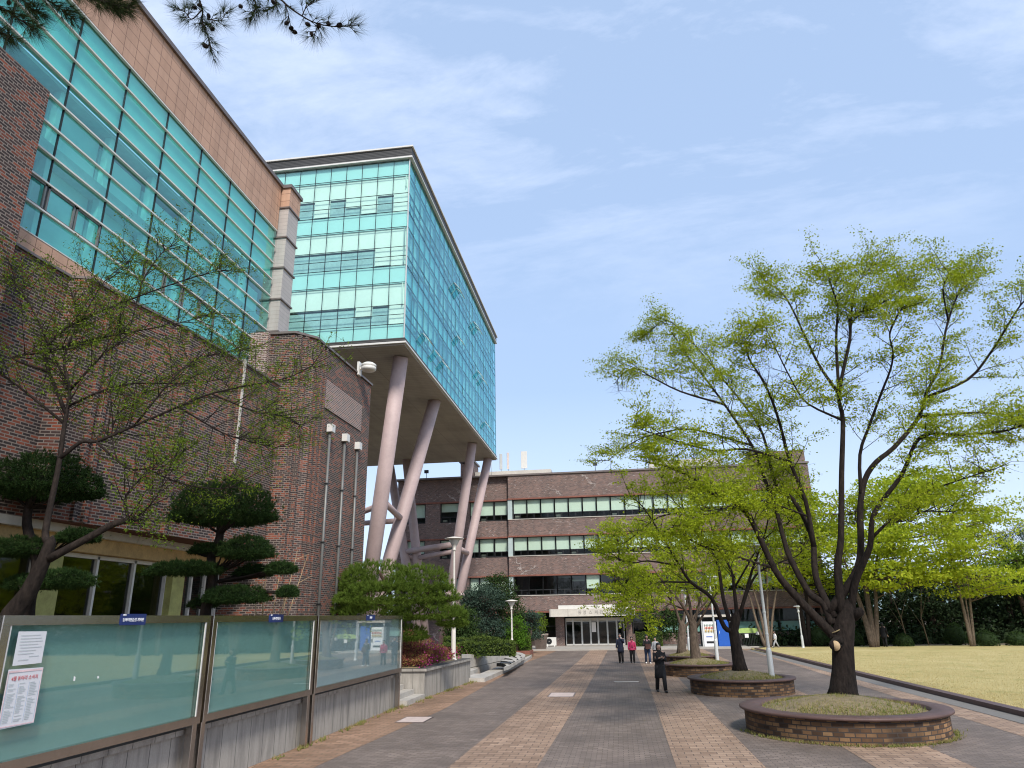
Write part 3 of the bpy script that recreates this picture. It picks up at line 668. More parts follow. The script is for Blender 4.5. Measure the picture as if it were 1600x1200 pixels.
for k in range(20):
    a, b = 2*pi*k/20, 2*pi*(k+1)/20; mb.quad((AXO-7.45+.24*cos(a), 63.735, .53+.24*sin(a)), (AXO-7.45+.24*cos(b), 63.735, .53+.24*sin(b)), (AXO-7.45+.03*cos(b), 63.74, .53+.03*sin(b)), (AXO-7.45+.03*cos(a), 63.74, .53+.03*sin(a)))
mb.build('fan_grille', 'dark_metal', t)
# ================================================================ notice boards
plain('felt_teal', (.24, .40, .36), .9, var=.05, scale=2)
plain('felt_grey', (.40, .47, .50), .9, var=.05, scale=2)
glassmat('board_glass', (.93, .97, .96), .06, .015, .015)
plain('sign_blue', (.008, .025, .13), .5); plain('white_ink', (.8, .82, .85), .6); plain('ink', (.12, .12, .13), .8); plain('red_ink', (.55, .04, .05), .7); plain('pale_pink', (.75, .55, .56), .8)
plain('blue_ink', (.25, .4, .6), .8); plain('poster_paper', (.66, .66, .68), .6, var=.03)
XB = -6.6
def board(y0, y1, felt, label, plate, px):
    t = thing('notice_board', label, 'notice board', (XB-.06, (y0+y1)/2, 0), group='glazed notice boards along the granite wall')
    fr = MB(); fr.bbox(XB-.14, XB+.02, y0, y1, 2.51, 2.615, .008).bbox(XB-.14, XB+.02, y0, y1, 1.02, 1.13, .008).bbox(XB-.14, XB+.02, y0, y0+.12, 1.131, 2.509, .008).bbox(XB-.14, XB+.02, y1-.12, y1, 1.131, 2.509, .008)
    fr.build('frame', 'steel', t)
    for y in (y0+.02, y1-.14): MB().bbox(XB-.13, XB-.01, y, y+.12, 0, 1.018, .008).build('leg', 'steel', t)
    MB().box(XB-.13, XB-.08, y0+.12, y1-.12, 1.13, 2.51).build('pin_board', felt, t)
    MB().box(XB-.012, XB+.004, y0+.12, y1-.12, 1.13, 2.51).build('pane', 'board_glass', t)
    for y in (y0+.12, y1-.14): MB().box(XB+.004, XB+.014, y, y+.02, 1.13, 2.51).build('glazing_bead', 'white_metal', t)
    c = atX(px, 966, XB); w = .27*plate[1]
    p = MB().box(XB+.021, XB+.028, c.y-w, c.y+w, 2.49, 2.635).build('name_plate', 'sign_blue', t)
    text(plate[0], .062*plate[2], (XB+.03, c.y, 2.555), (pi/2, 0, pi/2), 'white_ink', p)
    text('시설물', .026, (XB+.03, c.y-w*.72, 2.618), (pi/2, 0, pi/2), 'white_ink', p)
    return t
board(7.2, 11.34, 'felt_teal', 'nearest teal backed steel notice board, with two sheets pinned at its left edge', ('동아리연습실 게시판', 1.0, .85), 206)
board(11.42, 15.62, 'felt_teal', 'empty teal backed notice board in the middle of the row of three', ('동아리연합회', 1.1, 1.0), 430)
board(15.72, 22.2, 'felt_grey', 'longest notice board, pale blue grey, at the far end by the steps', ('게시판', 1.3, 1.2), 578)
def sheet(px, z0, z1, name, label, cat, m):
    a = atX(px[0], px[2], XB).y; b = atX(px[1], px[2], XB).y; x = XB+.006
    o = MB().quad((x, a, z0), (x+.003, b, z0+.008), (x+.003, b, z1), (x, a, z1+.006)).build(name, m); tag(o, label, cat)
    o.location = (0, 0, 0); return a, b, o
a, b, o = sheet((26, 70, 1000), 2.09, 2.44, 'notice_sheet', 'white printed notice in a clear sleeve, above the pink bordered poster', 'notice', 'poster_paper')
mb = MB()
for k, (u, v) in enumerate(((.1, .8), (.1, .85), (.1, .9), (.1, .75), (.15, .9), (.1, .7), (.1, .65), (.5, .85), (.15, .5))): mb.box(XB+.0105, XB+.0115, a+(b-a)*u, a+(b-a)*v, 2.40-.032*k, 2.404-.032*k)
mb.build('printed_lines', 'blind_grey', o)
a, b, o = sheet((8, 62, 1070), 1.46, 2.05, 'event_poster', 'white and pink bordered poster with red heading, lower sheet on the nearest notice board', 'poster', 'poster_paper')
mb = MB(); x = XB+.0105; w = b-a
mb.box(x, x+.001, a+.005, b-.005, 2.02, 2.04).box(x, x+.001, a+.005, b-.005, 1.475, 1.485).box(x, x+.001, a+.005, a+.012, 1.486, 2.019).box(x, x+.001, b-.012, b-.005, 1.486, 2.019).build('border', 'pale_pink', o)
text('4월 동아리 소식지', .05, (x+.001, (a+b)/2, 1.955), (pi/2, 0, pi/2), 'red_ink', o, depth=.0005)
mb = MB()
for c in range(3):
    for r in range(24):
        if random.random() < .85: mb.box(x, x+.001, a+w*(.08+.3*c), a+w*(.08+.3*c+random.uniform(.12, .24)), 1.9-.0165*r, 1.904-.0165*r)
mb.build('printed_lines', 'blind_grey', o)
mb = MB()
for c in range(4): mb.box(x, x+.001, a+w*(.05+.3*c), a+w*(.053+.3*c), 1.51, 1.91)
mb.build('column_rules', 'blue_ink', o)
for px, py, h, lb in ((116, 1060, .055, 'torn white paper scrap, the taller left one on the teal pin board'), (153, 1058, .03, 'tiny torn white paper scrap, the right one on the teal pin board')):
    p = atX(px, py, XB+.006); o = MB().prism([(p.x, p.y-.012), (p.x+.003, p.y-.014), (p.x+.003, p.y+.016), (p.x, p.y+.013)], p.z-h/2, [p.z+h/2, p.z+h*.4, p.z+h*.15, p.z+h*.3]).build('paper_scrap', 'paper'); tag(o, lb, 'scrap')
# ================================================================ granite walls, steps, planting bed
t = MB().bbox(-7.05, -6.82, -6, 22.75, -.02, .87, .01).build('granite_wall', 'stained_granite'); tag(t, 'low stained granite slab wall running behind the notice boards', 'wall')
cp = MB().bbox(-7.1, -6.76, -6, 22.8, .87, .945, .012).build('coping', 'stained_granite', t)
st = thing('garden_steps', 'short flight of granite steps between the slab wall and the flower bed', 'steps', (-7, 23.8, 0))
for i in range(5): MB().box(-9.4, -6.56-.36*i, 22.82, 24.88, (.15*i+.001 if i else -.02), .15*(i+1)).build('step', 'granite', st)
FB = thing('flower_bed', 'long raised granite bed overflowing with reddish shrubs', 'raised bed', (-8, 28, 0))
MB().prism([(-10.5, 24.95), (-6.6, 24.95), (-6.3, 31.2), (-10.5, 31.3)], -.02, .84).build('wall', 'stained_granite', FB)
MB().prism([(-10.6, 24.88), (-6.52, 24.88), (-6.22, 31.28), (-10.6, 31.38)], .84, .92).build('coping', 'stained_granite', FB)
MB().prism([(-10.2, 25.25), (-6.9, 25.25), (-6.62, 30.95), (-10.2, 31.0)], .9, .95).build('soil', 'soil', FB)
A = atY(722, 1020, 33.5); B = atY(819, 1022, 45)
struct(MB().prism([(-40, 31.42), (-6.9, 31.42), (-6.9, 35), (B.x, B.y), (A.x, A.y), (-40, A.y)], -.05, .3), 'terrace_path', 'granite')
t = MB().prism([(A.x, A.y), (B.x, B.y), (B.x-.15, B.y+.25), (A.x-.1, A.y+.3)], .25, [.88, .36, .36, .88]).build('granite_wall', 'granite_panel'); tag(t, 'clean pale granite retaining wall under the clipped hedge', 'wall')
MB().prism([(A.x, A.y-.05), (B.x+.06, B.y-.03), (B.x-.15, B.y+.28), (A.x-.1, A.y+.33)], [.87, .345, .345, .87][0] if False else .345, [.95, .42, .42, .95]).build('coping', 'granite', t)
struct(MB().prism([(-40, A.y+.3), (A.x-.1, A.y+.3), (B.x-.15, B.y+.25), (-5.9, 50), (-8.6, 58.4), (-40, 58.4)], -.05, [.84, .84, .3, .16, .14, .4]), 'garden_bed_ground', 'soil')
st = thing('garden_steps', 'two long pale granite steps beyond the flower bed', 'steps', (-6.8, 32.5, 0))
MB().box(-8, -6.25, 31.43, 33.6, -.02, .15).build('step', 'granite', st); MB().box(-8.4, -6.6, 31.43, 34.4, .151, .31).build('step', 'granite', st)
pts = [atZ(x, y, .1) for x, y in ((757, 1062), (780, 1052), (800, 1043), (818, 1034), (829, 1027), (833, 1022))]
mb = MB(); n = len(pts)
for i in range(n-1):
    p, q = pts[i], pts[i+1]; mb.prism([(p.x-.7, p.y), (p.x, p.y), (q.x, q.y), (q.x-.7, q.y)], -.02, .16+.001*i)
struct(mb, 'path_kerb', 'granite')
cs = thing('curved_steps', 'fan of curved pale granite steps with dark risers beside the path', 'steps', (-6.8, 38, .3))
for i in range(5):
    p = atZ(776+6.2*i, 1037-4.1*i, .42); q = atZ(787+6.4*i, 1048-3.8*i, .3); c = p.lerp(q, .5)+Vector((.18, .5, 0))
    pa = [p, p.lerp(q, .3)+Vector((.14, .5, 0)), p.lerp(q, .7)+Vector((.15, .45, 0)), q]; pa = smooth_path([tuple(x) for x in pa], 3); m1 = MB(); m2 = MB(); z1 = .44+.0*i
    for a_, b_ in zip(pa[:-1], pa[1:]):
        m1.prism([(a_.x, a_.y), (b_.x, b_.y), (b_.x+.10, b_.y+1.0), (a_.x+.10, a_.y+1.0)], .29, z1)
        m2.quad((a_.x-.004, a_.y-.01, .3), (b_.x-.004, b_.y-.01, .3), (b_.x-.004, b_.y-.01, z1), (a_.x-.004, a_.y-.01, z1))
    s = m1.build('step', 'granite', cs); m2.build('riser', 'black_frame', s)
# ================================================================ street lamps
def lamp(x, y, z0, h, label, m='lamp_cream', disc=.4, kind=0, grp='lamps on the garden side'):
    t = thing('street_lamp', label, 'street lamp', (x, y, z0), group=grp)
    b = h*.27
    MB().lathe([(0, 0), (.15, 0), (.15, .03), (.105, .08), (.095, .2), (.09, b), (.07, b+.08), (.055, b+.1)], (x, y, z0), 16).build('base', m, t)
    top = h-(.55 if kind == 0 else .42)
    p = MB().lathe([(.056, b+.08), (.047, top*.75), (.04, top)], (x, y, z0), 12).build('pole', m, t)
    if kind == 0:
        MB().lathe([(.045, top-.04), (.075, top-.02), (.075, top+.04), (.05, top+.06), (.12, top+.2), (.24, h-.12), (.22, h-.1), (0, h-.1)], (x, y, z0), 20).build('lantern', m, t)
        MB().lathe([(0, h-.13), (disc, h-.1), (disc+.01, h-.07), (disc*.5, h-.02), (.08, h), (0, h)], (x, y, z0), 28).build('lamp_cap', 'lamp_cream', t)
    else:
        MB().lathe([(.045, top-.1), (.07, top-.08), (.09, top), (.09, top+.05), (.06, top+.08), (.1, top+.22), (.12, h-.09), (0, h-.09)], (x, y, z0), 16).build('lantern', m, t)
        MB().lathe([(0, h-.1), (disc, h-.09), (disc+.015, h-.06), (disc*.85, h-.03), (.05, h), (0, h)], (x, y, z0), 28).build('lamp_cap', m, t)
    for z in (b+.5, b+1.2): MB().lathe([(.056, z), (.062, z+.01), (.062, z+.05), (.056, z+.06)], (x, y, z0), 12).build('clamp', 'lamp_paint', t)
    return t
p = atY(706, 1000, 30); lamp(atY(710, 838, 30).x, 30, .9, 4.9, 'tall cream street lamp rising out of the flower bed, nearest on the left', 'lamp_cream', .4)
p = atY(799, 937, 46); lamp(p.x, 46, .3, p.z-.3, 'cream street lamp standing at the end of the clipped hedge', 'lamp_cream', .4)
p = atY(742, 952, 52); lamp(p.x, 52, .3, p.z-.3, 'small cream street lamp half hidden among the evergreens', 'lamp_cream', .34)
g = 'grey lamps along the tree planters'
lamp(4.84, 26.29, 0, 4.8, 'grey street lamp closest to the camera, behind the big near planter', 'lamp_paint', .33, 1, g)
lamp(4.72, 39.49, 0, 4.4, 'grey street lamp rising behind the second round planter', 'lamp_paint', .42, 1, g)
lamp(4.1, 47.79, 0, 4.0, 'grey street lamp behind the third planter, smallest of the planter row', 'lamp_paint', .4, 1, g)
lamp(13.15, 58.03, 0, 3.0, 'short pale post lamp among the tree trunks beyond the lawn', 'lamp_paint', .3, 1, g)
lamp(33.6, 68.28, 0, 4.2, 'pale street lamp at the far right edge before dark pines', 'lamp_paint', .35, 1, g)
# ================================================================ round planters
plain('planter_cap', (.09, .05, .042), .6, var=.3, scale=5, bump=.2)
def planter(x, y, r, h, label, mound=.25):
    t = thing('round_planter', label, 'planter', (x, y, 0), group='round brick tree planters'); seg = 72
    me = bpy.data.meshes.new('wall'); bm = bmesh.new(); uv = bm.loops.layers.uv.new('UVMap')
    ring = [[bm.verts.new((r*.96*cos(2*pi*k/seg), r*.96*sin(2*pi*k/seg), z)) for k in range(seg)] for z in (-.02, h)]
    for k in range(seg):
        f = bm.faces.new((ring[0][k], ring[0][(k+1) % seg], ring[1][(k+1) % seg], ring[1][k])); f.smooth = True
        for lp, (u, v) in zip(f.loops, ((k, 0), (k+1, 0), (k+1, h+.02), (k, h+.02))): lp[uv].uv = (u*2*pi*r*.96/seg, v)
    bm.to_mesh(me); bm.free(); link('wall', me, 'planter_brick', t)
    MB().lathe([(r*.955, h-.005), (r, h), (r+.015, h+.01), (r+.015, h+.045), (r, h+.06), (r*.82, h+.065), (r*.81, h+.05), (r*.79, h-.05)], (x, y, 0), 72).build('coping', 'planter_cap', t)
    MB().lathe([(r*.8, h-.02), (r*.7, h+.03), (r*.45, h+mound*.6), (r*.2, h+mound), (0, h+mound)], (x, y, 0), 36).build('soil', 'soil', t)
    n = int(1900*r); a = RNG.uniform(0, 2*pi, n); q = np.sqrt(RNG.uniform(0, 1, n))*r*.78; keep = RNG.uniform(0, 1, n) < (.35+.65*(np.sin(a*2+x) > -.2)); a, q = a[keep], q[keep]
    P = np.stack([x+q*np.cos(a), y+q*np.sin(a), h+mound*np.clip(1-q/(r*.78), 0, 1)**.8], 1)
    V, F = needles(P, np.tile([0, 0, 1.0], (len(P), 1)), .085, .010, 3, .45); o = fast_mesh('grass', V, F, 'planter_grass', t); o['kind'] = 'stuff'
    return t
leafmat('planter_grass', [(0, (.30, .24, .10)), (.45, (.36, .30, .13)), (.7, (.13, .19, .04)), (1, (.22, .30, .07))], .3)
planter(4.78, 18.25, 2.18, .45, 'largest brown capped brick planter, nearest the camera on the right')
planter(3.88, 26.6, 1.74, .43, 'second round brick planter along the path, beyond the near lamp')
planter(3.3, 34.2, 1.62, .42, 'third round brick planter, partly behind the woman in black')
planter(3.42, 40.2, 1.35, .44, 'fourth and smallest round planter with dry soil, near the vending machine')
# grass growing along foot of walls
n = 900; yy = RNG.uniform(14, 31, n); xx = np.where(yy < 22.8, -6.72, -6.5+(yy-25)*.045)+RNG.exponential(.07, n); keep = RNG.uniform(0, 1, n) < (np.sin(yy*2.1)+np.sin(yy*5.3+1)+.8)/2.6
P = np.stack([xx, yy, np.full(n, .005)], 1)[keep]
V, F = needles(P, np.tile([0, 0, 1.0], (len(P), 1)), .1, .014, 6, .6); tag(fast_mesh('grass', V, F, 'planter_grass', None), 'thin weeds at the foot of the granite walls', 'weeds')['kind'] = 'stuff'
n = 500; a = RNG.uniform(pi*1.02, pi*2.05, n); P = np.stack([4.78+2.14*np.cos(a)+RNG.exponential(.04, n)*np.cos(a), 18.25+2.14*np.sin(a)+RNG.exponential(.04, n)*np.sin(a), np.full(n, .005)], 1)
V, F = needles(P, np.tile([0, 0, 1.0], (len(P), 1)), .07, .012, 5, .6); tag(fast_mesh('grass', V, F, 'planter_grass', None), 'weeds round the foot of the near planter', 'weeds')['kind'] = 'stuff'
# ================================================================ covers in the paving
plain('cover_stone', (.50, .40, .36), .7, var=.2)
for (px, py), w, l, lb, mt in (((648, 1125), .7, 1.0, 'beige framed manhole cover beside the last notice board', 'cover_stone'), ((878, 1086), .8, 1.3, 'pinkish manhole cover in the middle orange paving band', 'cover_stone'), ((979, 1066), .95, .35, 'narrow pale slab set in the dark paving between the orange bands', 'cream_concrete')):
    p = atZ(px, py); t = thing('manhole_cover', lb, 'manhole cover', (p.x, p.y, 0)); f = MB()
    MB().box(p.x-w/2, p.x+w/2, p.y-l/2, p.y+l/2, .001, .014).build('plate', mt, t)
    f.box(p.x-w/2-.03, p.x+w/2+.03, p.y-l/2-.03, p.y-l/2, .001, .017).box(p.x-w/2-.03, p.x+w/2+.03, p.y+l/2, p.y+l/2+.03, .001, .017).box(p.x-w/2-.03, p.x-w/2, p.y-l/2, p.y+l/2, .001, .017).box(p.x+w/2, p.x+w/2+.03, p.y-l/2, p.y+l/2, .001, .017).build('rim', 'grey_cap', t)
# ================================================================ vending machine, shelter, railing
plain('vend_white', (.72, .73, .74), .35); plain('vend_blue', (.01, .09, .42), .45, var=.08); plain('can_red', (.55, .06, .04), .4); plain('can_green', (.1, .35, .2), .4); plain('can_gold', (.6, .4, .1), .4); plain('lime', (.36, .50, .14), .5)
YV = 60.2; a = atY(1099, 990, YV).x; b = atY(1121, 990, YV).x; c = atY(1139.5, 990, YV).x
sh = thing('kiosk_shelter', 'light grey framed shelter with flat roof over the vending machine', 'shelter', ((a+c)/2, YV+.5, 0))
MB().box(a-.15, c+.25, YV-.15, YV+1.6, 2.28, 2.45).build('roof', 'cream_concrete', sh)
for x in (a-.12, c+.13): MB().box(x, x+.08, YV-.1, YV-.02, 0, 2.28).build('post', 'lamp_paint', sh)
MB().box(a-.1, c+.2, YV+1.4, YV+1.45, 0, 2.28).build('back_panel', 'interior_dark', sh)
MB().box(a-.1, c+.2, YV-.14, YV+1.39, .0, .09).build('plinth', 'red_lintel', sh)
vm = thing('vending_machine', 'white drinks vending machine with rows of cans, left of the blue door', 'vending machine', ((a+b)/2, YV+.4, .09))
MB().bbox(a, b-.04, YV, YV+.8, .1, 1.95, .02).build('body', 'vend_white', vm)
MB().box(a+.1, b-.14, YV-.02, YV-.003, 1.12, 1.85).build('display_window', 'blind', vm)
for r, mm in ((1.62, 'blind_grey'), (1.4, 'can_red'), (1.18, 'can_gold')):
    mb = MB(); n = 7
    for k in range(n): mb.lathe([(0, 0), (.035, 0), (.035, .13), (.025, .15), (0, .15)], (a+.17+k*(b-a-.36)/(n-1), YV-.06, r), 8)
    mb.build('can_row', mm, vm)
MB().box(a+.2, b-.25, YV-.015, YV-.003, .35, .5).build('pickup_flap', 'dark_metal', vm); MB().box(b-.2, b-.1, YV-.02, YV-.003, .75, 1.0).build('coin_panel', 'dark_metal', vm)
MB().box(a+.2, b-.4, YV-.012, YV-.003, .8, .86).build('label_strip', 'vend_blue', vm)
dp = thing('blue_cabinet', 'bright blue metal cabinet beside the white vending machine', 'cabinet', ((b+c)/2, YV+.4, .09))
MB().bbox(b+.03, c, YV-.01, YV+.8, .1, 2.05, .015).build('body', 'vend_blue', dp); MB().box(b+.14, b+.17, YV-.05, YV-.012, 1.05, 1.25).build('handle', 'white_metal', dp)
MB().box(b+.08, c-.05, YV-.022, YV-.012, .2, 1.98).build('door', 'vend_blue', dp)
rl = thing('metal_railing', 'black railing hung with small white sheets, right of the blue cabinet', 'railing', (10, 60.3, 0))
x0, x1 = c+.4, c+3.2; y = 60.4; mb = MB()
mb.box(x0, x1, y, y+.04, 1.0, 1.05).box(x0, x1, y, y+.04, .15, .19).build('rail', 'black_frame', rl)
mb = MB(); 
for k in range(24): q = x0+(x1-x0)*k/23; mb.box(q-.012, q+.012, y+.01, y+.03, .19, 1.0)
mb.build('bars', 'black_frame', rl); MB().box(x0, x1, y-.05, y+.1, 0, .08).build('footing', 'cream_concrete', rl)
for u in (.3, .62, .8): tag(MB().box(x0+2.6*u, x0+2.6*u+.28, y-.03, y-.012, .72+.2*(u > .5), 1.0+.15*(u > .5)).build('notice_sheet', 'paper'), {.3: 'white sheet hanging on the black railing under the lime board', .62: 'white sheet on the middle of the black railing', .8: 'white sheet at the right end of the black railing'}[u], 'notice')
lb = thing('lime_board', 'lime green board with a curved top behind the black railing', 'sign board', (x0+1, y+.3, 0)); pts = [(x0, 1.05)]+[(x0+1.1+1.1*cos(pi-pi*k/10), 1.15+.28*sin(pi*k/10)) for k in range(11)]+[(x0+2.2, 1.05)]
mb = MB(); n = len(pts); mb.add([(u, y+.3, v) for u, v in pts]+[(u, y+.36, v) for u, v in pts], [tuple(range(n)), tuple(range(n, 2*n))[::-1]]+[(i, i+n, (i+1) % n+n, (i+1) % n) for i in range(n)]).build('panel', 'lime', lb)
MB().box(x0+.1, x0+.16, y+.3, y+.36, 0, 1.05).box(x0+2.0, x0+2.06, y+.3, y+.36, 0, 1.05).build('stand', 'dark_metal', lb)
# ================================================================ potted plant at the entrance, stone edging
p = atZ(845, 1013, .1); plain('pot_clay', (.33, .26, .22), .7)
pp = thing('potted_plant', 'leafy shrub in a large brown pot left of the entrance', 'potted plant', (p.x, 59.5, .1)); x = atY(845, 1005, 59.5).x
MB().lathe([(0, 0), (.42, 0), (.55, 1.0), (.62, 1.02), (.62, 1.14), (.5, 1.14), (.48, 1.0), (0, 1.0)], (x, 59.5, .1), 24).build('pot', 'pot_clay', pp)
# ================================================================ people
plain('skin', (.50, .32, .24), .55, var=.04); plain('hair_black', (.012, .010, .010), .5); plain('black_coat', (.008, .008, .010), .9, var=.4, scale=9); plain('navy_coat', (.014, .020, .045), .75); plain('pink_jacket', (.60, .035, .13), .6); plain('black_cloth', (.012, .012, .014), .8)
plain('pink_shirt', (.70, .36, .42), .7); plain('denim', (.04, .06, .12), .8); plain('white_cloth', (.7, .7, .7), .8); plain('grey_cloth', (.35, .36, .38), .8); plain('shoe_black', (.01, .01, .01), .4); plain('brown_bag', (.09, .035, .03), .5); plain('beige_cloth', (.5, .36, .24), .8)
def skinned(verts, edges, radii, sub=2):
    me = bpy.data.meshes.new('tmp'); me.from_pydata([tuple(v) for v in verts], edges, []); me.update()
    o = bpy.data.objects.new('tmp', me); COL.objects.link(o); md = o.modifiers.new('s', 'SKIN'); md.use_smooth_shade = True
    for i, r in enumerate(radii): me.skin_vertices[0].data[i].radius = r if isinstance(r, tuple) else (r, r)
    me.skin_vertices[0].data[0].use_root = True
    s = o.modifiers.new('u', 'SUBSURF'); s.levels = sub; s.render_levels = sub
    bpy.context.view_layer.update(); r = bpy.data.meshes.new_from_object(o.evaluated_get(bpy.context.evaluated_depsgraph_get()))
    bpy.data.objects.remove(o); return r
def person(label, loc, yaw, H, arms='down', stride=.12, coat=None, coat_len=.52, top='black_coat', pants='black_cloth', shoes='shoe_black', hair=.0, extras=None, flare=1.0, bag=None, group=None, hood=False, open_front=None):
    """local frame: +x = person's left, -y = facing, z up; unit height scaled by H"""
    t = thing('person', label, 'person', loc, yaw, group); k = H
    def V(x, y, z): return Vector((x*k, y*k, z*k))
    hip, kn, an = .52, .285, .045; sh = .815
    fl, fr = stride, -stride     # forward offset of left / right foot
    J = dict(pel=V(0, 0, .53), w=V(0, .0, .62), ch=V(0, 0, .73), nk0=V(0, .003, .83), nk=V(0, .0, .865), hd=V(0, -.012, .905), hd2=V(0, -.014, .94), hd3=V(0, -.008, .972))
    R_ = dict(pel=.075, w=.068, ch=.078, nk0=.045, nk=.031, hd=.040, hd2=.049, hd3=.036)
    E_ = [('pel', 'w'), ('w', 'ch'), ('ch', 'nk0'), ('nk0', 'nk'), ('nk', 'hd'), ('hd', 'hd2'), ('hd2', 'hd3')]
    for s, n, f in ((1, 'l', fl), (-1, 'r', fr)):
        J['hp'+n] = V(.052*s, 0, .50); J['kn'+n] = V(.055*s, -f*.55-.015, kn); J['an'+n] = V(.055*s, -f, an+.012*(f < 0)*abs(f)*5); J['to'+n] = V(.06*s, -f-.085, .018)
        R_.update({'hp'+n: .062, 'kn'+n: .036, 'an'+n: .024, 'to'+n: .02}); E_ += [('pel', 'hp'+n), ('hp'+n, 'kn'+n), ('kn'+n, 'an'+n), ('an'+n, 'to'+n)]
        J['sh'+n] = V(.098*s, .0, .798); R_['sh'+n] = .042; E_.append(('ch', 'sh'+n))
        a = arms if isinstance(arms, str) else arms[0 if s > 0 else 1]
        if a == 'down': el, wr = V(.135*s, .01, .64), V(.145*s, -.03, .50)
        elif a == 'swing': el, wr = V(.135*s, .03*s, .645), V(.14*s, -.10*s-.02, .53)
        elif a == 'phone': el, wr = V(.12*s, -.03, .645), V(.04*s, -.15, .70)
        elif a == 'chest': el, wr = V(.135*s, -.02, .66), V(.05*s, -.12, .76)
        elif a == 'face': el, wr = V(.125*s, -.07, .70), V(.06*s, -.11, .83)
        elif a == 'belly': el, wr = V(.14*s, .0, .64), V(.03*s, -.13, .62)
        J['el'+n], J['wr'+n] = el, wr; R_.update({'el'+n: .029, 'wr'+n: .018}); E_ += [('sh'+n, 'el'+n), ('el'+n, 'wr'+n)]
        hd = (wr-el).normalized(); ax = hd.cross(Vector((0, 0, 1)) if abs(hd.z) < .8 else Vector((1, 0, 0))).normalized(); pm = wr+hd*.035*k; J['pm'+n] = pm; R_['pm'+n] = .019; E_.append(('wr'+n, 'pm'+n))
        cr = hd.cross(ax)*(-s)
        for q in range(4):
            b0 = pm+hd*.012*k+ax*(q-1.5)*.011*k; b1 = b0+hd*(.02-.002*abs(q-1.3))*k+cr*.003*k; b2 = b1+(hd*.6+cr*.6).normalized()*.018*k
            for m_, (vv, rr) in enumerate(((b0, .0052), (b1, .0048), (b2, .004))): J[f'f{n}{q}{m_}'] = vv; R_[f'f{n}{q}{m_}'] = rr
            E_ += [('pm'+n, f'f{n}{q}0'), (f'f{n}{q}0', f'f{n}{q}1'), (f'f{n}{q}1', f'f{n}{q}2')]
        th = wr+hd*.02*k-ax*.018*k*s; th2 = th+(hd*.7-ax*.6*s+cr*.3).normalized()*.024*k; J['t'+n+'0'] = th; J['t'+n+'1'] = th2; R_['t'+n+'0'] = .0065; R_['t'+n+'1'] = .005; E_ += [('wr'+n, 't'+n+'0'), ('t'+n+'0', 't'+n+'1')]
    names = list(J); idx = {n: i for i, n in enumerate(names)}
    me = skinned([J[n] for n in names], [(idx[a], idx[b]) for a, b in E_], [R_[n]*k for n in names], 1)
    body = bpy.data.objects.new('body', me); me.materials.clear(); me.materials.append(M['skin']); COL.objects.link(body); body.parent = t
    def part(mb, name, m, par=None):
        me = bpy.data.meshes.new(name); me.from_pydata([tuple(v) for v in mb.v], [], mb.f); me.update(); me.polygons.foreach_set('use_smooth', mb.sm); me.materials.append(M[m]); o = bpy.data.objects.new(name, me); COL.objects.link(o); o.parent = par or t; return o
    # trousers
    mb = MB()
    for n in 'lr':
        s = 1 if n == 'l' else -1
        mb.tube([V(.045*s, 0, .545), J['hp'+n]+V(0, 0, -.02), J['kn'+n], J['an'+n]+V(0, .005, .0)], [.07*k, .068*k, .047*k, .04*k], 12)
    mb.loft([(V(0, 0, .49), .09*k, .072*k, 0), (V(0, 0, .55), .098*k, .074*k, 0), (V(0, 0, .6), .085*k, .066*k, 0)], 16); part(mb, 'trousers', pants)
    for n in 'lr':
        a_ = J['an'+n]; sm = MB(); f = J['to'+n]; sm.tube([a_+V(0, .03, -.024), a_+V(0, -.01, -.018), f+V(0, .015, .006), f+V(0, -.012, -.002)], [.022*k, .031*k, .026*k, .014*k], 10); part(sm, 'shoe', shoes)
    # upper garment with sleeves
    mb = MB(); z0 = .82-coat_len
    rings = [(V(0, 0, z0), .122*k*flare, .098*k*flare, 0), (V(0, 0, (z0+.55)/2 if z0 < .5 else z0+.02), .116*k*flare**.5, .094*k, 0), (V(0, 0, .58), .098*k, .078*k, 0), (V(0, 0, .68), .108*k, .082*k, 0), (V(0, 0, .76), .118*k, .08*k, 0), (V(0, 0, .81), .10*k, .06*k, 0), (V(0, 0, .835), .055*k, .045*k, 0), (V(0, 0, .85), .042*k, .04*k, 0)]
    mb.loft(rings, 20)
    for n in 'lr': mb.tube([J['sh'+n].lerp(J['ch'], .25)+V(0, 0, .008), J['sh'+n]+V(0, 0, -.005), J['el'+n], J['wr'+n]+(J['el'+n]-J['wr'+n])*.08], [.036*k, .044*k, .036*k, .029*k], 12)
    if hood: mb.ell(V(0, .045, .835), .06*k, .04*k, .035*k)
    c = part(mb, 'coat' if coat_len > .35 else 'jacket', top)
    if open_front: 
        m2 = MB(); m2.loft([(V(0, -.012, max(z0, .5)), .05*k, .076*k, 0), (V(0, -.012, .68), .05*k, .071*k, 0), (V(0, -.012, .79), .042*k, .062*k, 0), (V(0, -.008, .84), .03*k, .04*k, 0)], 14); part(m2, 'shirt', open_front)
    part(MB().tube([V(0, .0, .835), V(0, -.002, .862)], [.05*k, .042*k], 14, False), 'collar', top, c)
    # head details
    h2 = MB().ell(V(0, -.016, .926), .045*k, .052*k, .060*k, 14, 10); head = part(h2, 'face', 'skin')
    hm = MB(); hc = V(0, .002, .948); hm.ell(V(0, .004, .966), .055*k, .062*k, .046*k, 14, 8); hm.ell(V(0, .024, .935-hair*.3), .056*k, .044*k, (.058+hair*.5)*k, 12, 8)
    if hair: hm.ell(V(.044, .006, .925-hair*.35), .016*k, .034*k, (.045+hair*.4)*k).ell(V(-.044, .006, .925-hair*.35), .016*k, .034*k, (.045+hair*.4)*k)
    part(hm, 'hair', 'hair_black')
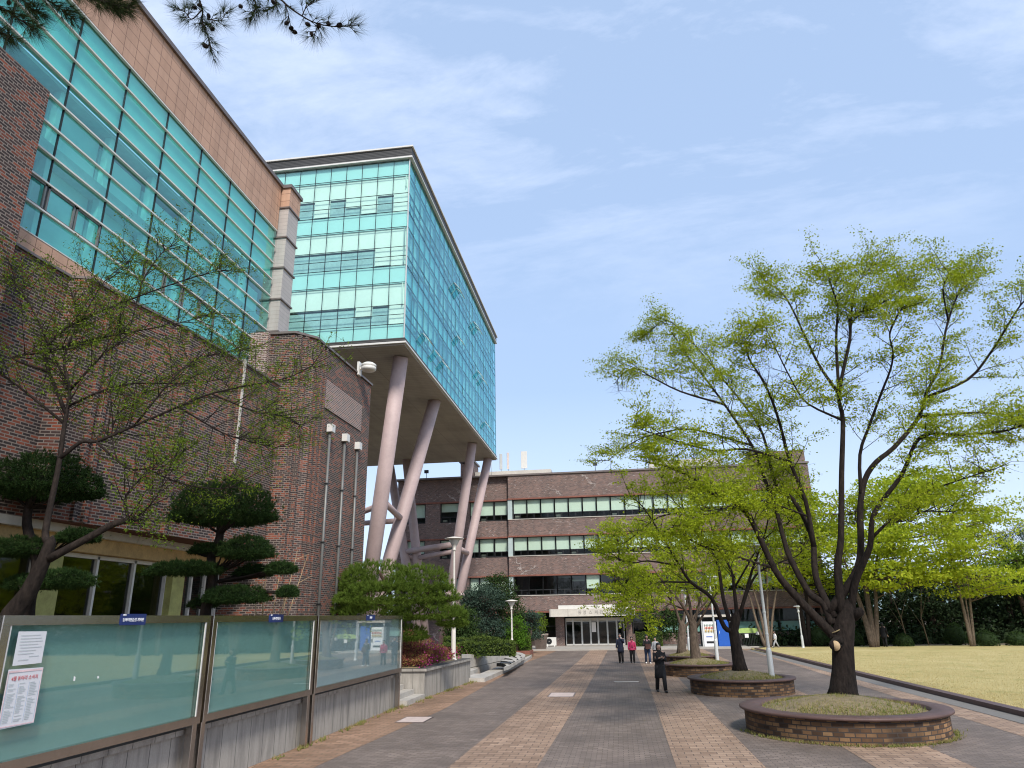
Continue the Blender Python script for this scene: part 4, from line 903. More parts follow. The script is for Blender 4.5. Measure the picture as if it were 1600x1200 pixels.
    fm = MB(); fm.tube([V(0, -.066, .938), V(0, -.079, .922), V(0, -.068, .917)], [.005*k, .009*k, .006*k], 6); part(fm, 'nose', 'skin', head)
    for s in (1, -1): part(MB().ell(V(.019*s, -.066, .937), .008*k, .004*k, .004*k, 8, 5), 'eye', 'hair_black', head)
    part(MB().ell(V(0, -.066, .903), .013*k, .005*k, .004*k, 8, 5), 'mouth', 'red_ink', head)
    for s in (1, -1): part(MB().ell(V(.049*s, -.006, .928), .005*k, .012*k, .016*k, 6, 5), 'ear', 'skin', head)
    return t, J, V
def feet(px, py, y=None): p = atZ(px, py, .004); return (p.x, p.y, .006)
def held(name, label, cat, person_t, pos, size, m):
    t, J, V = person_t; w = Matrix.Translation(t.location) @ Matrix.Rotation(t.rotation_euler[2], 4, 'Z'); p = w @ pos; a = size
    return tag(MB().bbox(p.x-a[0]/2, p.x+a[0]/2, p.y-a[1]/2, p.y+a[1]/2, p.z-a[2]/2, p.z+a[2]/2, min(a[0], a[1])*.2).build(name, m), label, cat)
f = feet(1034, 1082); H = atY(1030, 1005, f[1]).z
P1 = person('woman in a long black coat looking up from her phone, nearest the camera', f, .25, H, 'phone', .12, True, .53, 'black_coat', 'black_cloth', hair=.05, flare=1.06, hood=True)
held('phone', 'dark phone held in both hands by the nearest woman in black', 'phone', P1, P1[2](0, -.175, .715), (.075, .02, .14), 'black_frame')
f = feet(971, 1036); H = atY(970, 990, f[1]).z
P2 = person('person in a knee length navy coat, leftmost of those walking from the entrance', f, -.1, H, ('face', 'down'), .05, True, .46, 'navy_coat', 'black_cloth', hair=.02)
held('paper_cup', 'small white cup in the raised hand of the person in the navy coat', 'cup', P2, P2[2](.05, -.14, .86), (.06, .06, .09), 'white_cloth')
f = feet(989, 1036); H = atY(990, 995, f[1]).z
person('person in an open hot pink jacket over black clothes', f, .05, H, 'down', .06, True, .33, 'pink_jacket', 'black_cloth', open_front='black_cloth', flare=1.1, hair=.02)
f = feet(1013, 1037); H = atY(1011, 992, f[1]).z
P4 = person('person in a short black jacket over a pale pink shirt holding a dark bag', f, .15, H, 'belly', .1, True, .30, 'black_cloth', 'denim', 'white_cloth', hair=.04, open_front='pink_shirt')
held('handbag', 'dark red brown bag held at the waist over a pink shirt', 'bag', P4, P4[2](.0, -.19, .60), (.3, .14, .26), 'brown_bag')
f = feet(1026, 1034.5); H = atY(1026, 996, f[1]).z
person('person in grey mostly hidden behind the nearest woman in black', f, -.2, H, 'down', .05, True, .34, 'grey_cloth', 'black_cloth', hair=.03)
f = feet(1213, 1013); H = atY(1212, 986, f[1]).z
person('person in white top and pale trousers walking past the trees beyond the planters', f, -1.4, H, 'swing', .19, True, .30, 'white_cloth', 'grey_cloth', hair=.05)
f = feet(1387, 1011.5); f = feet(1384, 1011.5); H = 1.7
person('dark clothed person standing in deep shade right of the thick background trunk', f, 2.6, H, 'down', .04, True, .45, 'black_coat', 'black_cloth', hair=.02)
# ================================================================ vegetation
def barkmat(name, a, b, sc=1.0):
    m = NT(name); v = m.scl(m.pos(), (9*sc, 9*sc, 3.2*sc)); n = m.noise(1.6, v, 6, .7)
    c = m.ramp(n, [(.3, a), (.62, b), (.82, tuple(min(1, x*2.6) for x in b))]); M[name] = m.done(m.bsdf(c, .9, 0, .2, m.bump(n, 1.0, .03)))
barkmat('bark_dark', (.007, .005, .0045), (.030, .022, .018)); barkmat('bark_brown', (.05, .036, .026), (.14, .105, .08)); barkmat('bark_pale', (.07, .052, .038), (.19, .145, .105)); barkmat('bark_red', (.03, .018, .012), (.10, .062, .045), 1.5)
plain('cut_wood', (.46, .33, .19), .8); plain('rope', (.25, .19, .10), .9)
leafmat('leaf_spring', [(0, (.13, .19, .012)), (.4, (.26, .33, .018)), (.75, (.38, .44, .03)), (1, (.52, .50, .06))], .5)
leafmat('leaf_lime', [(0, (.18, .25, .02)), (.4, (.32, .40, .03)), (.75, (.45, .50, .045)), (1, (.58, .54, .07))], .5)
leafmat('leaf_fresh', [(0, (.09, .15, .02)), (.5, (.16, .25, .03)), (1, (.27, .34, .06))], .45)
leafmat('leaf_bud', [(0, (.06, .10, .012)), (.5, (.12, .19, .02)), (1, (.22, .28, .04))], .4)
leafmat('leaf_ever', [(0, (.018, .035, .012)), (.5, (.035, .065, .02)), (1, (.07, .10, .03))], .2)
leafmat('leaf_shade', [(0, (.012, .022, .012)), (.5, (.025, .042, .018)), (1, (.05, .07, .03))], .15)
leafmat('leaf_hedge', [(0, (.04, .06, .015)), (.5, (.08, .12, .025)), (1, (.15, .19, .05))], .25)
leafmat('leaf_azalea', [(0, (.10, .02, .03)), (.25, (.22, .05, .06)), (.5, (.30, .11, .08)), (.7, (.33, .24, .08)), (.85, (.20, .24, .07)), (1, (.30, .06, .10))], .35)
leafmat('petal', [(0, (.45, .02, .24)), (1, (.62, .07, .38))], .35)
leafmat('needle_top', [(0, (.012, .030, .010)), (.5, (.026, .055, .016)), (1, (.06, .09, .025))], .15)
leafmat('needle_pine', [(0, (.045, .085, .014)), (.5, (.10, .16, .024)), (.85, (.18, .25, .045)), (1, (.32, .27, .10))], .25)
leafmat('needle_near', [(0, (.016, .028, .010)), (1, (.05, .07, .025))], .15)
TREE_T = 'bark_dark'
def proj(p):
    q = Vector(p)-Vector((0, 0, HC)); f = fwd.dot(q); return 800+FPX*right.dot(q)/f, 600-FPX*up.dot(q)/f
def limbset(L, y0, scale=1.0):
    """limbs in order; one that starts away from the fork grows out of the nearest earlier limb"""
    out = []; root = L[0][0][0]
    for pts, dy, a, b in L:
        s = pts[0]; best = None
        if out and (abs(s[0]-root[0])+abs(s[1]-root[1])) > 60:
            for P, R_ in out:
                for p in P[2:-1]:
                    u, v = proj(p); d = (u-s[0])**2+(v-s[1])**2
                    if best is None or d < best[0]: best = (d, p.copy())
        if best is not None:
            yy = best[1].y; P, R_ = limb_px(pts[1:] if len(pts) > 2 else pts, yy, dy, a*scale, b); P = smooth_path([tuple(best[1])]+[tuple(q) for q in P[1::3]]+[tuple(P[-1])], 3); n = len(P)-1; R_ = [a*scale+(b-a*scale)*(i/n)**.6 for i in range(n+1)]
        else: P, R_ = limb_px(pts, y0, dy, a*scale, b)
        out.append((P, R_))
    return out
def limb_px(pts, y0, dy, r0, r1, n=4):
    """limb through picture points, drifting dy metres in depth along its length"""
    m = len(pts)-1; P = [atY(px, py, y0+dy*(i/m)**1.3) for i, (px, py) in enumerate(pts)]
    P = smooth_path([tuple(p) for p in P], n); k = len(P)-1
    return P, [r0+(r1-r0)*(i/k)**.6 for i in range(k+1)]
def tree(name, label, base, trunk, limbs, bark, leafm, cat='tree', group=None, per=16, lsize=.085, dens=.4, L=(.9, 1.9), s0=.25, twigs=6, tl=(.3, .6), r0=.02, upb=.25, jit=.1, zj=.04, flat=.45, asp=.55, fork=True, s0f=None, seg=10, gap=0):
    t = thing(name, label, cat, base, group=group); mb = MB(); tips = []
    for P, R_ in trunk:
        e = (P[-1]-P[-2]).normalized(); mb.tube(list(P)+[P[-1]+e*R_[-1]*.6, P[-1]+e*R_[-1]*1.2, P[-1]+e*R_[-1]*1.6], list(R_)+[R_[-1]*.8, R_[-1]*.45, R_[-1]*.1], 16)
    tr = mb.build('trunk', bark, t); mb = MB()
    for i, (P, R_) in enumerate(limbs): mb.tube(P, R_, seg)
    tw = MB()
    for i, (P, R_) in enumerate(limbs): spawn(P, tw, tips, dens, L, s0 if s0f is None else s0f(i), r0, upb, twigs, tl)
    mb.build('branches', bark, t); tw.build('twigs', bark, t)
    if gap: tips = [q for q in tips if sin(q[1].x*2.3+q[1].y*.7+1.3)+sin(q[1].z*4.6+q[1].x*.8)+sin(q[1].y*2.1-q[1].z*1.7)+random.gauss(0, .45) > gap]
    V, F = leaves(leaf_pts(tips, per, jit, zj), lsize, flat, asp); fast_mesh('crown', V, F, leafm, t); return t
# ---- big tree in the nearest planter
Y1_ = 18.9
def trunkR(px, w): return None
T1L = [ # points, depth drift, r0, r1
 ([(1308, 998), (1275, 965), (1234, 921), (1209, 887), (1175, 815), (1150, 787), (1115, 772), (1087, 750), (1050, 731), (1010, 722)], -1.5, .19, .02),
 ([(1300, 975), (1287, 943), (1265, 927), (1237, 877), (1225, 844), (1212, 794), (1194, 747), (1175, 696), (1132, 632), (1107, 598), (1077, 560), (1050, 520)], 2.0, .17, .015),
 ([(1303, 965), (1275, 902), (1269, 840), (1239, 780), (1213, 760), (1192, 679), (1162, 632), (1124, 585), (1100, 545)], 3.0, .15, .015),
 ([(1285, 861), (1268, 806), (1234, 721), (1215, 650), (1195, 600), (1170, 560), (1165, 530)], -2.5, .10, .012),
 ([(1316, 965), (1309, 887), (1314, 840), (1315, 742), (1317, 657), (1311, 615), (1328, 530), (1330, 495), (1366, 480), (1405, 455), (1420, 435)], -.5, .17, .012),
 ([(1311, 615), (1290, 590), (1260, 530), (1234, 475), (1217, 453), (1195, 440)], 1.5, .07, .01),
 ([(1311, 615), (1305, 551), (1309, 480), (1296, 440), (1292, 418)], -1.5, .07, .01),
 ([(1328, 530), (1330, 470), (1345, 435), (1368, 412)], 1.5, .05, .01),
 ([(1331, 959), (1331, 912), (1345, 861), (1345, 776), (1362, 730), (1396, 700), (1438, 649), (1443, 623), (1468, 572), (1481, 500), (1500, 455), (1510, 430)], 1.5, .17, .012),
 ([(1443, 623), (1500, 606), (1545, 555), (1580, 500), (1600, 470), (1640, 440)], -1.5, .07, .01),
 ([(1438, 649), (1515, 640), (1600, 655), (1660, 650)], 2.0, .06, .01),
 ([(1328, 965), (1337, 909), (1359, 855), (1366, 802), (1409, 742), (1438, 683), (1494, 679), (1560, 675), (1610, 660), (1670, 640)], -2.0, .16, .012),
 ([(1362, 840), (1400, 800), (1451, 768), (1500, 750), (1549, 734)], -2.8, .06, .008),
 ([(1345, 776), (1339, 725), (1358, 666), (1383, 598), (1396, 560), (1390, 520), (1410, 480)], -2.0, .08, .01),
 ([(1481, 500), (1470, 460), (1482, 430), (1476, 418)], -1.0, .04, .01),
 ([(1234, 721), (1180, 700), (1120, 705), (1060, 690), (985, 665)], -2.4, .06, .01),
 ([(1132, 632), (1080, 620), (1020, 590), (985, 575), (960, 600)], 1.5, .05, .01),
 ([(1175, 696), (1100, 670), (1040, 675), (990, 690), (950, 720)], 2.5, .05, .01),
 ([(1124, 585), (1080, 530), (1040, 500), (1015, 520)], 1.2, .04, .01),
 ([(1209, 887), (1150, 870), (1090, 850), (1050, 820)], -2.5, .05, .01),
 ([(1268, 806), (1220, 790), (1170, 780), (1120, 800)], -3.0, .04, .01),
 ([(1366, 802), (1400, 820), (1440, 800), (1490, 800)], -3.0, .04, .008),
 ([(1317, 657), (1270, 640), (1240, 600), (1195, 510)], -2.0, .05, .01),
]
base = atZ(1318, 1080, .72); base.y = Y1_; bx = atY(1318, 1078, Y1_)
limbs = limbset(T1L, Y1_, .7)
tk = [atY(1318, 1092, Y1_), atY(1318, 1078, Y1_), atY(1318, 1045, Y1_), atY(1317, 1010, Y1_), atY(1318, 980, Y1_), atY(1325, 950, Y1_)]
T1 = tree('broadleaf_tree', 'large spreading tree with fresh yellow green leaves in the nearest planter', (bx.x, Y1_, .6), [(tk, [.38, .31, .25, .24, .25, .17])], limbs, 'bark_dark', 'leaf_spring', per=50, lsize=.064, gap=-1.0, dens=.21, L=(.4, 1.2), s0=.3, zj=.028, jit=.12, upb=.1, s0f=lambda i: .42 if i in (0, 1, 2, 4, 8, 11) else .12, tl=(.25, .55), r0=.013, group='trees in the round planters')
p = atY(1305, 1009, Y1_-.36); mb = MB().tube([atY(1312, 1000, Y1_-.1), p+Vector((0, .06, 0)), p], [.14, .125, .12], 16); sb = mb.build('sawn_stub', 'bark_dark', T1)
mb = MB().tube([p+Vector((.0, -.002, 0)), p+Vector((-.006, -.012, 0))], [.115, .112], 16).build('cut_face', 'cut_wood', sb)
q = atY(1307, 985, Y1_); mb = MB(); mb.tube([q+Vector((.16*cos(a)-.02, .2*sin(a), .07*cos(a))) for a in [2*pi*i/16 for i in range(17)]], .014, 6, False); mb.build('rope', 'rope', T1)
q = atY(1345, 955, Y1_-.1); MB().tube([atY(1332, 962, Y1_), q, q+Vector((.05, -.02, .03))], [.15, .1, .06], 10).build('stub', 'bark_dark', T1)
# ---- second and third planter trees
Y2_ = 26.6
T2L = [([(1148, 985), (1132, 980), (1112, 935), (1080, 910), (1062, 884), (1034, 837), (1006, 794), (985, 775)], -1.5, .15, .012),
 ([(1140, 970), (1130, 935), (1119, 875), (1087, 831), (1069, 800), (1047, 775), (1030, 740)], 1.5, .12, .012),
 ([(1152, 965), (1147, 920), (1142, 890), (1120, 850), (1105, 800), (1095, 760)], .5, .11, .012),
 ([(1155, 965), (1170, 910), (1177, 885), (1190, 850), (1200, 810), (1195, 770)], -1, .10, .012),
 ([(1157, 955), (1180, 900), (1215, 880), (1250, 865), (1270, 830)], 1.5, .08, .01),
 ([(1062, 884), (1020, 875), (990, 880), (965, 875)], -1.2, .05, .01), ([(1080, 910), (1030, 905), (1000, 925), (980, 935)], -2, .05, .01),
 ([(1069, 800), (1040, 800), (1000, 830), (975, 850)], 2, .05, .01), ([(1119, 875), (1140, 830), (1150, 790), (1140, 750)], 2.2, .05, .01), ([(1147, 920), (1180, 850), (1230, 820), (1240, 790)], -2.2, .05, .01)]
bx = atY(1155, 1037, Y2_); tk = [bx-Vector((0, 0, .3)), bx, atY(1150, 1010, Y2_), atY(1146, 985, Y2_), atY(1150, 965, Y2_)]
tree('broadleaf_tree', 'forked lime green tree growing from the second round planter', (bx.x, Y2_, .6), [(tk, [.30, .22, .18, .17, .16])], limbset(T2L, Y2_, .75), 'bark_dark', 'leaf_spring', per=34, lsize=.088, gap=-.8, dens=.30, L=(.8, 1.8), s0=.3, tl=(.3, .6), r0=.015, group='trees in the round planters')
Y3_ = 34.2
T3L = [([(1083, 985), (1070, 952), (1040, 915), (1000, 895), (975, 885)], -1.5, .14, .012), ([(1082, 980), (1075, 930), (1060, 890), (1035, 860), (1020, 830)], 1, .12, .012), ([(1085, 975), (1095, 930), (1100, 890), (1110, 850)], 0, .1, .012),
 ([(1088, 980), (1105, 950), (1130, 915), (1160, 900)], -1, .1, .012), ([(1070, 952), (1030, 940), (1000, 950), (970, 930)], -2, .06, .01), ([(1040, 915), (1010, 870), (985, 850), (965, 845)], 1.5, .05, .01), ([(1040, 915), (1000, 925), (985, 905), (960, 905)], 0, .05, .01)]
bx = atY(1087, 1026, Y3_); tk = [bx-Vector((0, 0, .3)), bx, atY(1084, 1000, Y3_), atY(1083, 975, Y3_)]
tree('broadleaf_tree', 'bright lime green tree leaning over the path from the third planter', (bx.x, Y3_, .6), [(tk, [.32, .23, .19, .18])], limbset(T3L, Y3_, .75), 'bark_brown', 'leaf_lime', per=22, lsize=.14, dens=.3, L=(.9, 1.9), s0=.25, tl=(.35, .7), r0=.018, group='trees in the round planters')
Y4_ = 40.2
T4L = [([(1066, 985), (1050, 940), (1020, 915), (990, 925)], -1, .12, .012), ([(1066, 980), (1075, 930), (1080, 890), (1060, 860)], 1, .12, .012), ([(1066, 985), (1095, 950), (1120, 920), (1140, 880)], 0, .1, .012), ([(1050, 940), (1030, 960), (1005, 955)], -1, .06, .01)]
bx = atY(1065, 1014, Y4_); tk = [bx-Vector((0, 0, .3)), bx, atY(1066, 978, Y4_)]
tree('broadleaf_tree', 'olive green tree in the smallest planter, mostly hidden by the tree in front', (bx.x, Y4_, .6), [(tk, [.32, .23, .19])], limbset(T4L, Y4_, .8), 'bark_brown', 'leaf_spring', per=12, lsize=.16, dens=.4, L=(.9, 1.9), s0=.2, r0=.02, group='trees in the round planters')
# ---- trees beyond the lawn: several stems, clumped crowns
def clump_tree(label, base, h, stems, blobs, bark, leafm, name='broadleaf_tree', group='trees beyond the lawn', lsize=.22, clump=26, cr=.42, flatc=.3, tr=.28, cat='tree', nb=60, flat=.5, split=True):
    t = thing(name, label, cat, base, group=group); b = Vector(base); mb = MB(); br = MB()
    P, C = blobs_pts(blobs, clump, cr, flatc); st = []
    for dx, dy, hh, r in stems:
        top = b+Vector((dx, dy, hh)); pts = smooth_path([tuple(b+Vector((dx*.08, dy*.08, -.1))), tuple(b+Vector((dx*.3, dy*.3, hh*.33))), tuple(b+Vector((dx*.55+random.uniform(-.2, .2), dy*.6, hh*.66))), tuple(top)], 4)
        n = len(pts)-1; mb.tube(pts, [r*(1-.8*i/n) for i in range(n+1)], 10); st.append(pts)
    mb.build('trunk', bark, t)
    for c in C[RNG.permutation(len(C))[:nb]]:
        c = Vector(c); best = min(((p-c).length+max(0, p.z-c.z+.3)*1.5, i, j) for i, s in enumerate(st) for j, p in enumerate(s[4:])); p = st[best[1]][best[2]+4]
        br.tube([p, p.lerp(c, .5)+rv()*.15-Vector((0, 0, .1)), c], [tr*.17, tr*.1, tr*.04], 4, False)
    br.build('branches', bark, t); V, F = leaves(P, lsize, flat, .6); fast_mesh('crown', V, F, leafm, t); return t
def pb(px, py, y, rx, rz, n, ry=None, dy=0): p = atY(px, py, y); k = y/1150; return (p.x, y+dy, p.z, rx*k, ry or rx*k, rz*k, n)
Y = 57.5; g = atY(1366, 1009, Y)
clump_tree('broad lime green tree with a thick triple trunk, tallest beyond the lawn', (g.x, Y, .05), 9, [(-1.2, 0, 6.5, .24), (.3, .3, 9.5, .26), (1.8, -.2, 8, .2)],
 [pb(1390, 780, Y, 75, 35, 5100), pb(1340, 850, Y, 70, 30, 3900, dy=-1), pb(1440, 760, Y, 60, 28, 3300), pb(1430, 850, Y, 80, 32, 4800, dy=-1.5), pb(1380, 900, Y, 70, 22, 3300, dy=-1.5), pb(1460, 890, Y, 55, 16, 1800, dy=-.5), pb(1300, 800, Y, 50, 40, 2250, dy=2), pb(1500, 820, Y, 40, 20, 1350)], 'bark_brown', 'leaf_lime', lsize=.26, tr=.34, nb=110)
Y = 57.0; g = atY(1519, 1009, Y)
clump_tree('slender airy lime tree with a forked trunk between the two rightmost clipped bushes', (g.x, Y, .05), 9, [(-.3, 0, 10, .13), (1.6, .2, 9, .11), (.7, .4, 7.5, .08)],
 [pb(1520, 900, Y, 60, 14, 2250, dy=-1), pb(1500, 925, Y, 35, 9, 750), pb(1560, 920, Y, 32, 9, 750, dy=-.5), pb(1525, 860, Y, 50, 20, 1350), pb(1555, 820, Y, 48, 24, 1200), pb(1520, 810, Y, 40, 28, 1050, dy=1), pb(1575, 790, Y, 25, 14, 375)], 'bark_pale', 'leaf_lime', lsize=.2, cr=.35, tr=.2, nb=70, flat=.4)
Y = 60; g = atY(1200, 1010, Y)
clump_tree('half bare multi stemmed tree with yellow green sprays behind the near lamp', (g.x, Y, .0), 8, [(-2.2, 0, 6, .13), (-.8, .4, 7, .14), (.8, 0, 7, .14), (2, .3, 6.5, .12), (.2, -.3, 6, .1)],
 [pb(1190, 905, Y, 50, 16, 1050), pb(1230, 880, Y, 50, 22, 1050), pb(1180, 860, Y, 60, 22, 1200), pb(1240, 830, Y, 60, 30, 1350), pb(1150, 900, Y, 30, 14, 450)], 'bark_pale', 'leaf_spring', lsize=.2, tr=.2, nb=90)
Y = 61; g = atY(1262, 1008, Y)
clump_tree('dark trunked tree with light foliage between the lawn corner and the short pale lamp', (g.x, Y, 0), 9, [(-.6, 0, 8, .2), (1.2, 0, 9, .18)], [pb(1280, 840, Y, 60, 35, 2550), pb(1250, 900, Y, 50, 22, 1500), pb(1310, 900, Y, 50, 24, 1800), pb(1230, 790, Y, 50, 26, 1350)], 'bark_dark', 'leaf_lime', lsize=.25, nb=70)
Y = 63; g = atY(1600, 1008, Y)
clump_tree('fresh green tree cut by the right picture edge', (g.x+1.5, Y, 0), 9, [(-1, 0, 7.5, .2), (1, 0, 8, .2)], [pb(1580, 880, Y, 45, 14, 1350), pb(1600, 905, Y, 50, 12, 1200), pb(1620, 860, Y, 50, 20, 1350), pb(1660, 880, Y, 50, 40, 2700)], 'bark_brown', 'leaf_fresh', lsize=.22, nb=60)
# evergreens in the dark behind
ev = [(1325, 66, 930, 45, 60, 'dark bushy evergreen glimpsed between the second and third background trunks'), (1400, 69, 930, 60, 55, 'dark evergreen directly behind the thick triple trunk'), (1462, 67, 925, 50, 65, 'dark evergreen behind gap left of the slender forked tree'), (1530, 70, 920, 60, 70, 'dark evergreen behind the slender forked lime tree'),
      (1585, 66, 915, 50, 75, 'blackish evergreen at the right beside the far lamp'), (1650, 68, 900, 60, 90, 'tall blackish evergreen at the extreme right edge'), (1230, 72, 940, 60, 55, 'dark evergreen in the courtyard corner behind the bare stems')]
for px, y, py, rx, rz, lb in ev:
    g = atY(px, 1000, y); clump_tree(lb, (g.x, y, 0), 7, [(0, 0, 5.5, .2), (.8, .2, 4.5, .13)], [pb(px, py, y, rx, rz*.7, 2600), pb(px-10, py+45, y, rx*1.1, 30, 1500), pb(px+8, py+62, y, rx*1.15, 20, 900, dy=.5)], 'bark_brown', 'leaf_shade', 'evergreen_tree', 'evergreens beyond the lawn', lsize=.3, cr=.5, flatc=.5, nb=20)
Y = 64
for px, py, rx, rz, nn, lb in ((1596, 845, 48, 13, 1500, 'flat topped dark pine with bare stem at the right edge'),):
    g = atY(px, 1005, Y); t = thing('pine_tree', lb, 'tree', (g.x+1, Y, 0)); mb = MB(); tp = atY(px, py+5, Y); mb.tube([(g.x+1, Y, -.1), (g.x+.6, Y, 4), tuple(tp)], [.22, .17, .08], 10).build('trunk', 'bark_red', t)
    P, C = blobs_pts([pb(px, py, Y, rx, rz, nn), pb(px+20, py+30, Y, 40, 10, 800), pb(px+40, py-20, Y, 40, 12, 800)], 26, .35, .4); D = np.tile([0, 0, 1.0], (len(P), 1)); V, F = needles(P, D, .3, .03, 3, .8); fast_mesh('crown', V, F, 'needle_top', t)
for k, (px, lb) in enumerate(((1420, 'thin bare sapling, left of the pair in the dark undergrowth'), (1452, 'thin pale sapling leaning beside the dark undergrowth'))):
    g = atY(px, 1009, 59); t = thing('sapling', lb, 'sapling', (g.x, 59, 0)); MB().tube([(g.x, 59, -.05), (g.x-.2, 59, 2), (g.x-.7+.9*k, 59, 4.2)], [.05, .04, .015], 6).build('trunk', 'bark_pale', t); MB().tube([(g.x-.2, 59, 2), (g.x+.4, 59, 3.4)], [.025, .01], 5).build('branch', 'bark_pale', t); MB().tube([(g.x-.1, 59, 1.2), (g.x-.9, 59.2, 2.9)], [.02, .01], 5).build('branch', 'bark_pale', t)
# clipped round bushes
def bush(px, y, w, h, lb, grp='clipped round bushes along the lawn', m='leaf_ever', z=.0):
    p = atY(px, 1009, y); rx = w*y/1150/2; rz = h*y/1150; t = thing('round_bush', lb, 'bush', (p.x, y, z), group=grp)
    n = int(2600*max(.5, rx)); d = RNG.normal(size=(n, 3)); d[:, 2] = np.abs(d[:, 2]); d /= np.linalg.norm(d, axis=1)[:, None]; r = 1-RNG.exponential(.035, (n, 1)); d = d*r*(1+.05*np.sin(d[:, :1]*9)*np.cos(d[:, 1:2]*8))
    P = d*np.array([rx, rx, rz*.92])+np.array([p.x, y, z+.04]); V, F = leaves(P, .09, .2, .6); fast_mesh('foliage', V, F, m, t)
    MB().ell((p.x, y, z+rz*.40), rx*.86, rx*.86, rz*.44, 14, 8).build('dark_fill', 'leaf_shade', t); return t  # solid dark core added for the bush's shaded inside
for px, y, w, h, lb in ((1283, 61.5, 34, 30, 'round clipped bush just left of the near tree trunk'), (1337, 60, 24, 26, 'round clipped bush just right of the near tree trunk'), (1376, 61, 22, 22, 'small clipped bush against the thick triple trunk'), (1413, 58.6, 27, 19, 'low clipped bush right of the thick triple trunk'), (1496, 60.5, 30, 32, 'clipped bush left of the slender forked trunk'), (1543, 57.6, 32, 23, 'clipped bush right of the slender forked trunk'), (1592, 57.6, 30, 21, 'rightmost clipped bush at the picture edge')): bush(px, y, w, h, lb)
struct_ = None
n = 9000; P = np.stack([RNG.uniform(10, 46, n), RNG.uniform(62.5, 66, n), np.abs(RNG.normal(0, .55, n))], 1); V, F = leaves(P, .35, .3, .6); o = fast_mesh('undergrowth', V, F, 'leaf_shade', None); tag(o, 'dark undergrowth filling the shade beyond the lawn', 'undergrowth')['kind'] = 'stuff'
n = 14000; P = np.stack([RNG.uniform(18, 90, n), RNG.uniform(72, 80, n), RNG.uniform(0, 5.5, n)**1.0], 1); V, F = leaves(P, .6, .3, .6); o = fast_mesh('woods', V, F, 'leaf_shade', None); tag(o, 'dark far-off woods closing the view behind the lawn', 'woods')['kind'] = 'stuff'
# ---- clipped hedges
def hedge(x0, x1, y0, y1, z0, z1, lb, n=3000, m='leaf_hedge', grp='clipped hedges by the terrace'):
    t = thing('hedge', lb, 'hedge', ((x0+x1)/2, (y0+y1)/2, z0), group=grp); u = RNG.uniform(size=(n, 3)); f = RNG.integers(0, 5, n)
    u[f == 0, 2] = 1; u[f == 1, 1] = 0; u[f == 2, 1] = 1; u[f == 3, 0] = 0; u[f == 4, 0] = 1; P = np.array([x0, y0, z0])+u*np.array([x1-x0, y1-y0, z1-z0])
    P += RNG.normal(0, .03, P.shape); P[:, 2] += .05*np.sin(P[:, 0]*3)+.03*np.sin(P[:, 1]*5); V, F = leaves(P, .11, .2, .6); fast_mesh('foliage', V, F, m, t)
    MB().bbox(x0+.06, x1-.06, y0+.06, y1-.06, z0, z1-.07, .1).build('dark_fill', 'leaf_shade', t)  # dark block added inside, standing for the hedge's shaded depth
a = atY(720, 1015, 36).x
hedge(A.x-.2, A.x+2.0, 35.2, 36.4, .8, 1.4, 'long clipped hedge on top of the pale retaining wall, left end', 3500)
hedge(-9.3, -7.7, 38.6, 39.9, .6, 1.25, 'lower front block of clipped hedge above the retaining wall', 3500)
hedge(-9.9, -6.9, 41.5, 42.6, .5, 1.45, 'clipped hedge block around the foot of the hedge end lamp', 4500)
hedge(-7.0, -6.1, 49.5, 50.6, .2, 1.25, 'small square clipped hedge next to the potted plant', 2500)
hedge(1.2, 3.2, 61.6, 62.4, .1, 1.2, 'clipped hedge right of the entrance doors, behind the walkers', 3000)
t = MB().prism([(-7.3, 49.2), (-5.95, 49.2), (-5.95, 50.9), (-7.3, 50.9)], 0, .42).build('stone_edging', 'planter_brick' if False else 'red_lintel'); tag(t, 'rough brown stone edging under the small square hedge', 'stone edging')
# ---- azaleas in the flower bed
FZ = thing('azalea_bushes', 'mass of dark red azalea shrubs with magenta blossom in the granite bed', 'shrubs', (-8.2, 28, .92)); FZ['kind'] = 'stuff'
n = 1500; P0 = np.stack([RNG.uniform(-9.6, -6.75, n), RNG.uniform(25.3, 30.8, n), np.zeros(n)], 1); hh = .55+.25*np.sin(P0[:, 0]*2.1+1)+.15*np.sin(P0[:, 1]*2.7)+.35*np.clip((-7.2-P0[:, 0])/2, 0, 1)
k = 34; P = np.repeat(P0, k, 0); H_ = np.repeat(hh, k); P[:, 2] = .95+H_*RNG.uniform(0, 1, n*k)**.5; P[:, :2] += RNG.normal(0, .07, (n*k, 2)); V, F = leaves(P, .062, .1, .55); fast_mesh('foliage', V, F, 'leaf_azalea', FZ)['kind'] = 'stuff'
mb = MB()
for i in range(0, n, 2):
    a_ = P0[i]; mb.tube([(a_[0], a_[1], .92), (a_[0]+random.gauss(0, .08), a_[1]+random.gauss(0, .08), .95+hh[i]+random.uniform(0, .2))], [.008, .003], 3, False)
mb.build('stems', 'bark_red', FZ)['kind'] = 'stuff'
cs_ = np.array([[-6.85, 26.3, 1.15], [-6.75, 27.6, 1.35], [-6.8, 28.3, 1.2], [-6.7, 30.2, 1.2], [-7.2, 28, 1.6], [-6.75, 25.7, 1.05]]); P = np.repeat(cs_, 45, 0)+RNG.normal(0, 1, (270, 3))*np.array([.16, .4, .12]); V, F = leaves(P, .06, .1, .9); fast_mesh('blossom', V, F, 'petal', FZ)['kind'] = 'stuff'
